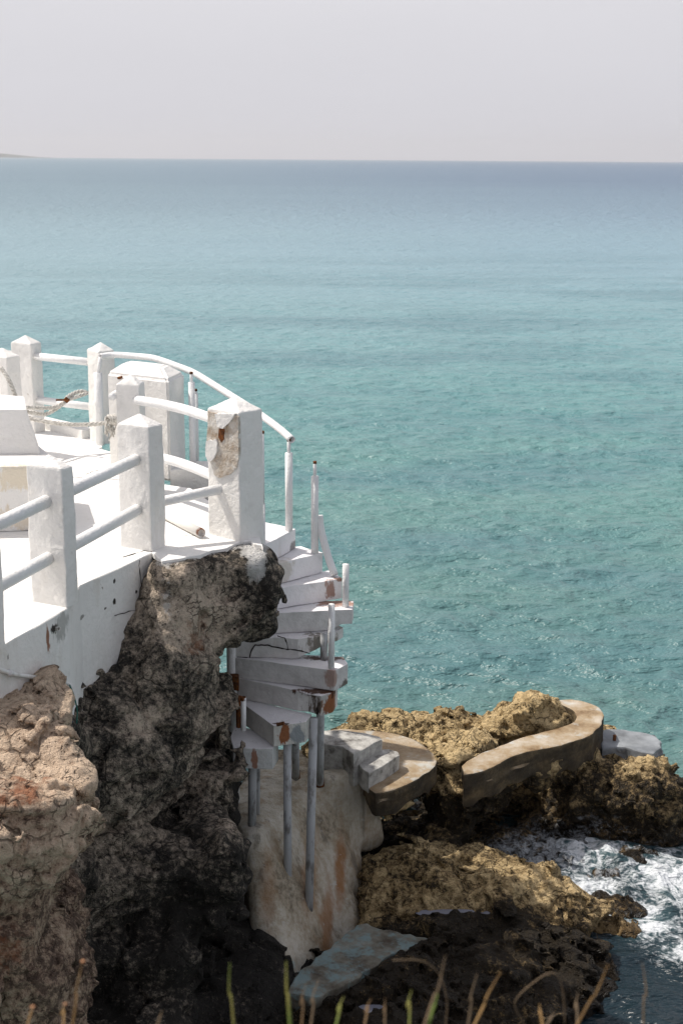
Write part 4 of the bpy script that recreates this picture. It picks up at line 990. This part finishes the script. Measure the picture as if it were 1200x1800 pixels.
SC = m.out(m.ramp(m.noise(9, 6, .68), [(.34, (.13, .12, .11)), (.62, (.50, .49, .46)), (.46, (.32, .31, .29))]), m.bump(m.noise(40, 5, .7), .6, .012))
walk = empty('walkway', AZ(700, 1370, ZA), 'curved concrete walkway with two small steps beside the stair buttress', 'walkway')
def slabz(pts, thick, z, seed):
    bm = solid(pxy(jag(pts + [pts[0]], .07, .012, seed)[:-1]), z-thick, .016, .05, .012, 4, seed, top_z=z)
    for v_ in bm.verts:      # worn, crumbling lower edge
        if v_.co.z < z-thick*.45: v_.co.z += .09*bnoise(v_.co, 7, 2)*2; v_.co += Vector((bnoise(v_.co, 5, 9), bnoise(v_.co, 5, 19), 0))*.05
    return bm
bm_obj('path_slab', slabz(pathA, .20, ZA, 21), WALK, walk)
L1 = [AZ(x, y, 1.29) for x, y in ((556, 1284), (600, 1283), (640, 1288), (668, 1294), (672, 1299), (656, 1306), (640, 1316), (621.5, 1326), (602, 1312), (560, 1306))]
bm_obj('landing', solid(pxy(L1), ZA-.05, .01, .07, .008, 5, 22, top_z=1.29), SC, walk)
L2 = [AZ(x, y, 1.18) for x, y in ((636, 1351), (648, 1359), (672, 1347), (702, 1327), (699, 1321), (682, 1316), (660, 1318), (640, 1328), (628, 1338))]
bm_obj('step', solid(pxy(L2), ZA-.05, .01, .06, .006, 5, 23, top_z=1.18), SC, walk)
walk2 = empty('walkway', AZ(950, 1317, ZB), 'curling concrete walkway that hooks round the rocky knob', 'walkway')
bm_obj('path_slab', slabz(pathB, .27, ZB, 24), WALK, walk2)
m = M('grey_slab', .5, .4)
GS = m.out(m.ramp(m.noise(4, 6, .6), [(.35, (.11, .12, .13)), (.65, (.28, .30, .32))]), m.bump(m.noise(30, 4), .3, .01), m.rng(m.noise(3, 3), .4, .6, .3, .7))
o = bm_obj('slab', slabz(slabC, .12, ZC, 25), GS); props(o, 'smooth grey slab on the rock at the seaward end', 'slab')
o = bm_obj('ring_bolt', tube_bm([AZ(1079, 1301, ZC)-Vector((0, 0, .02)), AZ(1079, 1301, ZC)+Vector((0, 0, .05))], .016, 10), RUSTM, o)
#P4
# =================================================================== SEA
def make_sea():
    r = np.concatenate([np.linspace(3.0, 6.5, 10, endpoint=False), np.geomspace(6.5, 80, 860, endpoint=False), np.geomspace(80, 300, 280, endpoint=False), np.geomspace(300, 14000, 150)])
    th = np.concatenate([np.linspace(-110, -17, 60, endpoint=False), np.linspace(-17, 17, 520, endpoint=False), np.linspace(17, 110, 61)])
    th = np.radians(90 - th)
    R_, T_ = np.meshgrid(r, th, indexing='ij')
    X = R_*np.cos(T_); Yy = R_*np.sin(T_)
    P = np.stack([X.ravel(), Yy.ravel(), np.zeros(X.size)], 1).astype(np.float32)
    d = np.hypot(P[:, 0], P[:, 1])
    z = np.zeros(len(P), np.float32)
    rs = np.random.RandomState(5)
    # wind sea: short choppy crests of many sizes, slightly drawn out across the wind
    ca, sa = math.cos(.12), math.sin(.12)
    W = np.stack([(P[:, 0]*ca - P[:, 1]*sa)*.48, P[:, 0]*sa + P[:, 1]*ca, 0*d], 1).astype(np.float32)
    W += (np.stack([fbm(W, .35, 2, 3), fbm(W, .35, 2, 13), 0*d], 1).astype(np.float32) - .5)*1.1
    for fq, amp in ((.3, .05), (.7, .05), (1.4, .055), (2.6, .062), (4.2, .058), (7.0, .028)):
        keep = np.clip(1.35 - d*.0048*fq, 0, 1)
        n_ = vnoise(W, fq, fq*5) ; n_ = 1 - np.abs(2*n_ - 1)
        z += keep*amp*(n_ - .6)*(.55 + .9*vnoise(W, fq*.3, 21))
        W = (W + np.array((13.1, 7.7, 0))).astype(np.float32); W = np.stack([W[:, 0]*.97 - W[:, 1]*.24*.48, W[:, 0]*.24/.48*.5 + W[:, 1]*.97, W[:, 2]], 1)
    # the swell dies down in the lee of the shelf, and surges up over the low rocks
    lee = np.exp(-(((P[:, 0]-1.5)/2.2)**2 + ((P[:, 1]-10)/2.2)**2))
    z *= 1 - .5*lee
    P3 = P.copy()
    surge = np.exp(-(((P[:, 0]-2.25)/.75)**2 + ((P[:, 1]-11.2)/.6)**2))
    fo = np.clip(surge*1.4, 0, 1)
    z += surge*.10 + fo*((ridged(P, 2.6, 4, 7)-.55)*.16 + (fbm(P, 9, 3, 8)-.5)*.07)
    P[:, 2] = z
    nr, ntt = len(r), len(th)
    i = np.arange(nr-1)[:, None]*ntt + np.arange(ntt-1)[None, :]
    F = np.stack([i, i+ntt, i+ntt+1, i+1], -1).reshape(-1, 4)
    # outward normal up
    F = F[:, ::-1] if True else F
    g = lambda cx, cy, rx, ry, k=1.0: np.exp(-(((P3[:, 0]-cx)/rx)**2 + ((P3[:, 1]-cy)/ry)**2))*k
    foam = np.maximum.reduce([g(2.85, 11.0, .6, .6, .95), g(2.15, 11.4, .8, .5, .9), g(2.5, 10.4, .38, .38, .95), g(3.4, 11.3, .8, .8, .7), g(2.7, 9.95, .35, .25, .75), g(3.2, 12.2, .5, .4, .6), g(2.1, 10.75, .4, .45, .85), g(3.2, 10.0, .6, .5, .35)])
    # colour of the water body with the sea bed: deep indigo hole by the shelf, sand and weed patches further out
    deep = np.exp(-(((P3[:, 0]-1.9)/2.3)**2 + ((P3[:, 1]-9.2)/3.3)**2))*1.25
    return P, F, foam, np.clip(deep, 0, 1)
P_, F_, foam_, deep_ = make_sea()
m = M('sea_water', .30, .5)
m.b.inputs['IOR'].default_value = 1.333
x_, y_, z_ = m.xyz()
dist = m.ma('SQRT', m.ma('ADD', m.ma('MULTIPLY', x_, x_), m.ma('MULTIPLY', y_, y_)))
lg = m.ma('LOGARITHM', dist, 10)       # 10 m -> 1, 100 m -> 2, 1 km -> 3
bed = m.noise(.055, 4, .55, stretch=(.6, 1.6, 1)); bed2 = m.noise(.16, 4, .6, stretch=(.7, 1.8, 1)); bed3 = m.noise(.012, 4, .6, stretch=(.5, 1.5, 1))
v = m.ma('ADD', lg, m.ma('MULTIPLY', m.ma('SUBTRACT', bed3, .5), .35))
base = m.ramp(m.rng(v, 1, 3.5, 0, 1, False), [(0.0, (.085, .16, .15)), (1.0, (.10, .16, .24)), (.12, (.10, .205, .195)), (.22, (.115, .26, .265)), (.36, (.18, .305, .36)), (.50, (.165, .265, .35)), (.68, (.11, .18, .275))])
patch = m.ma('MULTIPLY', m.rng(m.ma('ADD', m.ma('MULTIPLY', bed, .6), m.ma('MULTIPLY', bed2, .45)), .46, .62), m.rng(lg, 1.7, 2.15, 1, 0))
haze_tint = m.rng(m.ma('ADD', m.ma('DIVIDE', x_, dist), m.ma('MULTIPLY', m.ma('SUBTRACT', bed3, .5), .2)), -.28, .25, 1, 0)
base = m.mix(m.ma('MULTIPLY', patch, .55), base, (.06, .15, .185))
base = m.mix(m.ma('MULTIPLY', m.ma('MULTIPLY', haze_tint, m.rng(lg, 1.4, 2.0)), .5), base, (.22, .33, .36))  # haze over the left side painted into the water colour
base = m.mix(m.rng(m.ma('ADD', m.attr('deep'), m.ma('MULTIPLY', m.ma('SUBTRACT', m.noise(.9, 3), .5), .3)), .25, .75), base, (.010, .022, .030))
fm = foam_mask(m, m.ma('MULTIPLY', m.attr('foam'), 1.12), 1.0)
base = m.mix(m.rng(m.attr('foam'), .3, 1.0, 0, .35), base, (.12, .22, .24))
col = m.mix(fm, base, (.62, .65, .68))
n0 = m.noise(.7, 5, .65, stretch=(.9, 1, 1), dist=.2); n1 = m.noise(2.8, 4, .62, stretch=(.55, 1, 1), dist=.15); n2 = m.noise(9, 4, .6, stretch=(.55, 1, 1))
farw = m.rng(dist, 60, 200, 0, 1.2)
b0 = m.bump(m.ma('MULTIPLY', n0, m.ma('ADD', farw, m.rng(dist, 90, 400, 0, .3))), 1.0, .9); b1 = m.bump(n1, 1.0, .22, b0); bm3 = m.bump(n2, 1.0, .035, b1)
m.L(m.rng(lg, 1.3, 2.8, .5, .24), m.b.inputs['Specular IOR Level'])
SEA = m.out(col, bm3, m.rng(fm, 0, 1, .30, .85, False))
sea = mesh('sea', P_, F_, SEA, None, True)
setattr_f(sea, 'foam', foam_); setattr_f(sea, 'deep', deep_)
props(sea, 'rippled turquoise sea reaching to the horizon', None, None, 'structure')
print('sea up', sea.data.polygons[5000].normal.z)
# pools of water held in the shelf
m = M('pool_water', .03, .5); PW = m.out((.22, .23, .28), m.bump(m.noise(9, 2), .05, .01))  # pale blue base colour paints in part of the sky reflection
for k, (c, r) in enumerate(flat_pools):
    n = 28; pts = []
    for j in range(n):
        a = 2*math.pi*j/n; q = 1.05 + .1*math.sin(3*a+k) + .06*math.sin(2*a+1)
        pts.append((c.x + r[0]*q*math.cos(a), c.y + r[1]*q*math.sin(a), c.z - .02))
    o = mesh('rock_pool', pts, [list(range(n))], PW); props(o, 'still rock pool water reflecting the sky', None, None, 'structure')

# =================================================================== SMALL THINGS
# plastic pipe and wires along the foot of the wall
pv = spline([AY(-12, 1170, 7.55), AY(0, 1177, 7.6), AY(18, 1183, 7.7), AY(34, 1187, 7.78), AY(60, 1190, 7.9), AY(90, 1194, 8.05), AY(112, 1199, 8.18), AY(122, 1203, 8.2), AY(126, 1210, 8.2)], 5)
pipe = empty('water_pipe', AY(20, 1185, 7.7), 'thin white plastic pipe along the foot of the wall with loose wires', 'pipe')
bm_obj('pipe', tube_bm(pv, .013, 10), PVC, pipe, True)
bm_obj('collar', tube_bm([AY(16, 1181, 7.68), AY(20, 1184.5, 7.7)], .018, 10), RAILP, pipe, True)
bm_obj('wire', tube_bm(spline([AY(123, 1204, 8.15), AY(130, 1222, 8.1), AY(136, 1248, 8.05), AY(135, 1272, 8.0)], 5), .0045, 6), WIRE, pipe, True)
bm_obj('wire', tube_bm(spline([AY(124, 1206, 8.15), AY(126, 1226, 8.1), AY(120, 1246, 8.05), AY(128, 1270, 8.0)], 5), .0035, 6), WIREB, pipe, True)
#WALLMARKS
# ------------------------------------------------------------------ grass stalks on the bank below the camera
def f_bank(p): return smin(rbox(p, (0, -1.5, 3.0), (4.5, 3.2, 1.15), .3), ell(p, (0.3, 1.2, 2.9), (2.6, .9, 1.2)), .3)
def d_bank(p, v): return mountains(p, v, .2, .06, 1.2, .05, 91)
o = rock_object('bank', f_bank, d_bank, (-5, -5, 1.4), (5, 2.3, 4.6), .11, CLIFFM, lambda V: dict(tone=.35+0*V[:, 0]), .5)
props(o, 'rocky bank below the viewpoint where grass grows', None, None, 'structure')
def stalk_mat(name, a_, b_):
    m = M(name, .7, .2); return m.out(m.mix(m.rng(m.noise(14, 3), .35, .65), a_, b_))
GM = [stalk_mat('dry_stalk', (.26, .16, .065), (.17, .10, .04)), stalk_mat('green_stalk', (.10, .14, .03), (.20, .18, .05)), stalk_mat('dark_stalk', (.10, .07, .04), (.16, .10, .05)), stalk_mat('pale_stalk', (.17, .12, .075), (.11, .08, .05))]
m = M('seed_head', .8, .1); SEED = m.out((.42, .22, .12))
stalks = [  # tip pixel, bottom pixel, distance, width, material, words
    ((146, 1690), (128, 1805), 2.05, 5, 0, 'golden stalk carrying a round orange seed head, alone at the left', 1),
    ((404, 1692), (411, 1805), 2.0, 5, 1, 'straight green stalk with a yellow tip standing alone', 0),
    ((503, 1690), (510, 1805), 1.95, 8, 1, 'thick green stalk with a brown tip in front of the buttress foot', 0),
    ((538, 1728), (530, 1805), 2.1, 4, 2, 'thin dark stalk just beside the thick green one', 0),
    ((560, 1722), (546, 1805), 2.1, 5, 3, 'dull brown stalk leaning slightly below the blue pad', 0),
    ((604, 1752), (590, 1805), 2.0, 6, 1, 'short pointed green stalk below the concrete pad', 0),
    ((652, 1755), (640, 1805), 2.1, 5, 2, 'short brown stalk by the small rock pool', 0),
    ((677, 1755), (676, 1805), 2.1, 4, 2, 'short reddish stalk right of the small rock pool', 0),
    ((723, 1740), (719, 1805), 2.0, 5, 1, 'upright slim green stalk with a pointed tip', 0),
    ((782, 1680), (745, 1805), 1.95, 6, 3, 'tall tan stalk bent near its top', 0),
    ((770, 1740), (752, 1805), 1.95, 7, 1, 'green stalk at the foot of the tall bent one', 0),
    ((838, 1712), (822, 1805), 2.1, 5, 3, 'pale brown stalk with a ragged top', 0),
    ((880, 1708), (832, 1805), 2.0, 6, 0, 'long golden stalk leaning strongly to the right', 0),
    ((948, 1765), (953, 1805), 2.0, 5, 0, 'short orange brown stalk at the edge of the water', 0),
    ((975, 1780), (958, 1805), 2.0, 5, 3, 'stubby leaning stalk at the edge of the water', 0),
    ((1015, 1745), (1014, 1805), 2.1, 5, 3, 'short dull stalk over the dark water', 0),
    ((1068, 1695), (1012, 1805), 2.0, 5, 0, 'long bright stalk leaning over the dark water', 0),
    ((1128, 1692), (1130, 1805), 2.1, 5, 3, 'faint upright stalk nearest the right edge', 0),
    ((286, 1775), (276, 1805), 2.0, 4, 2, 'tiny dark stalk on the shaded rock', 0),
    ((58, 1770), (48, 1805), 2.0, 5, 0, 'short golden stalk low in the corner', 1),
    ((115, 1765), (112, 1805), 2.05, 4, 0, 'small stalk with an orange head under the tall one', 1),
]
for (t_, b_, d_, w_, mi, lab, head) in stalks:
    T = AY(t_[0], t_[1], d_); B = AY(b_[0], b_[1], d_ - .05); root = B + (B-T).normalized()*max(.05, (B.z - 4.0)/max(.2, (T-B).normalized().z)*.0 + .45)
    r_ = w_/FPX*d_*.44; mid = (T+B)/2 + Vector((rnd.uniform(-.006, .006), 0, 0))
    pts = spline([root, B, mid, T], 5); n = len(pts)
    st_ = empty('grass_stalk', root, lab, 'grass stalk', 'grass stalks in front of the lens')
    bm_obj('stem', tube_bm(pts, [r_*(1 - .75*(k/(n-1))**3) for k in range(n)], 7), GM[mi], st_, True)
    if head:
        hb = bmesh.new(); bmesh.ops.create_icosphere(hb, subdivisions=2, radius=r_*2.2); rough_up(hb, r_*.8, 300, 4)
        for v_ in hb.verts: v_.co.z *= .6
        bmesh.ops.translate(hb, verts=hb.verts, vec=T); bm_obj('seed_head', hb, SEED, st_, True)
for (pp_, lab) in (([(783, 1800), (785, 1760), (776, 1722), (760, 1700), (735, 1688), (690, 1688)], 'faint arching blade bent over to the left'), ([(920, 1800), (905, 1760), (950, 1718), (975, 1712), (988, 1740), (992, 1800)], 'thin blade folded over into a hoop')):
    P4 = [AY(x, y, 2.3) for x, y in pp_]
    st_ = empty('grass_stalk', P4[0] - Vector((0, 0, .3)), lab, 'grass stalk', 'grass stalks in front of the lens')
    bm_obj('stem', tube_bm([P4[0]-Vector((0, 0, .35))] + spline(P4, 6), .0013, 6), GM[3], st_, True)
# =================================================================== FAR LAND AND AIR
land = []
faces = []
n = 60
for k in range(n):
    x = -8600 + k*(6210/(n-1)); f = max(0, min(1, (x+2950)/560)); h_ = (44 + max(0, -2950-x)*.014)*(1-f)**1.3*(.92+.1*math.sin(x*.011)) + .5
    land += [(x, 10900 + (x+2950)*.35*(x < -2950), -1), (x, 11400 + (x+2950)*.35*(x < -2950), h_), (x, 12000, h_*1.1), (x, 12400, -1)]
for k in range(n-1):
    a_ = 4*k
    for j in range(3): faces.append((a_+j, a_+4+j, a_+5+j, a_+1+j))
m = M('far_scrub', .9, .1); LAND = m.out(m.mix(m.noise(.004, 5), (.035, .055, .045), (.07, .085, .07)))
o = mesh('hill', land, faces, LAND, None, True); props(o, 'low headland on the horizon fading into the haze', None, None, 'structure')
HX = 14200
bm = bmesh.new(); bmesh.ops.create_cube(bm, size=1)
for v_ in bm.verts: v_.co = Vector((v_.co.x*2*HX, v_.co.y*2*HX, 170 if v_.co.z > 0 else -1.6))
hz_me = bpy.data.meshes.new('haze'); bm.to_mesh(hz_me); bm.free()
hm = bpy.data.materials.new('haze_air'); hm.use_nodes = True; ht = hm.node_tree; ht.nodes.clear()
ho = ht.nodes.new('ShaderNodeOutputMaterial'); hv = ht.nodes.new('ShaderNodeVolumePrincipled')
hv.inputs['Color'].default_value = (.90, .91, .95, 1); hv.inputs['Density'].default_value = 8.0e-5; hv.inputs['Anisotropy'].default_value = .2
ht.links.new(hv.outputs[0], ho.inputs['Volume'])
o = link('haze', hz_me, None, hm); props(o, 'thin sea haze over the water', None, None, 'stuff')
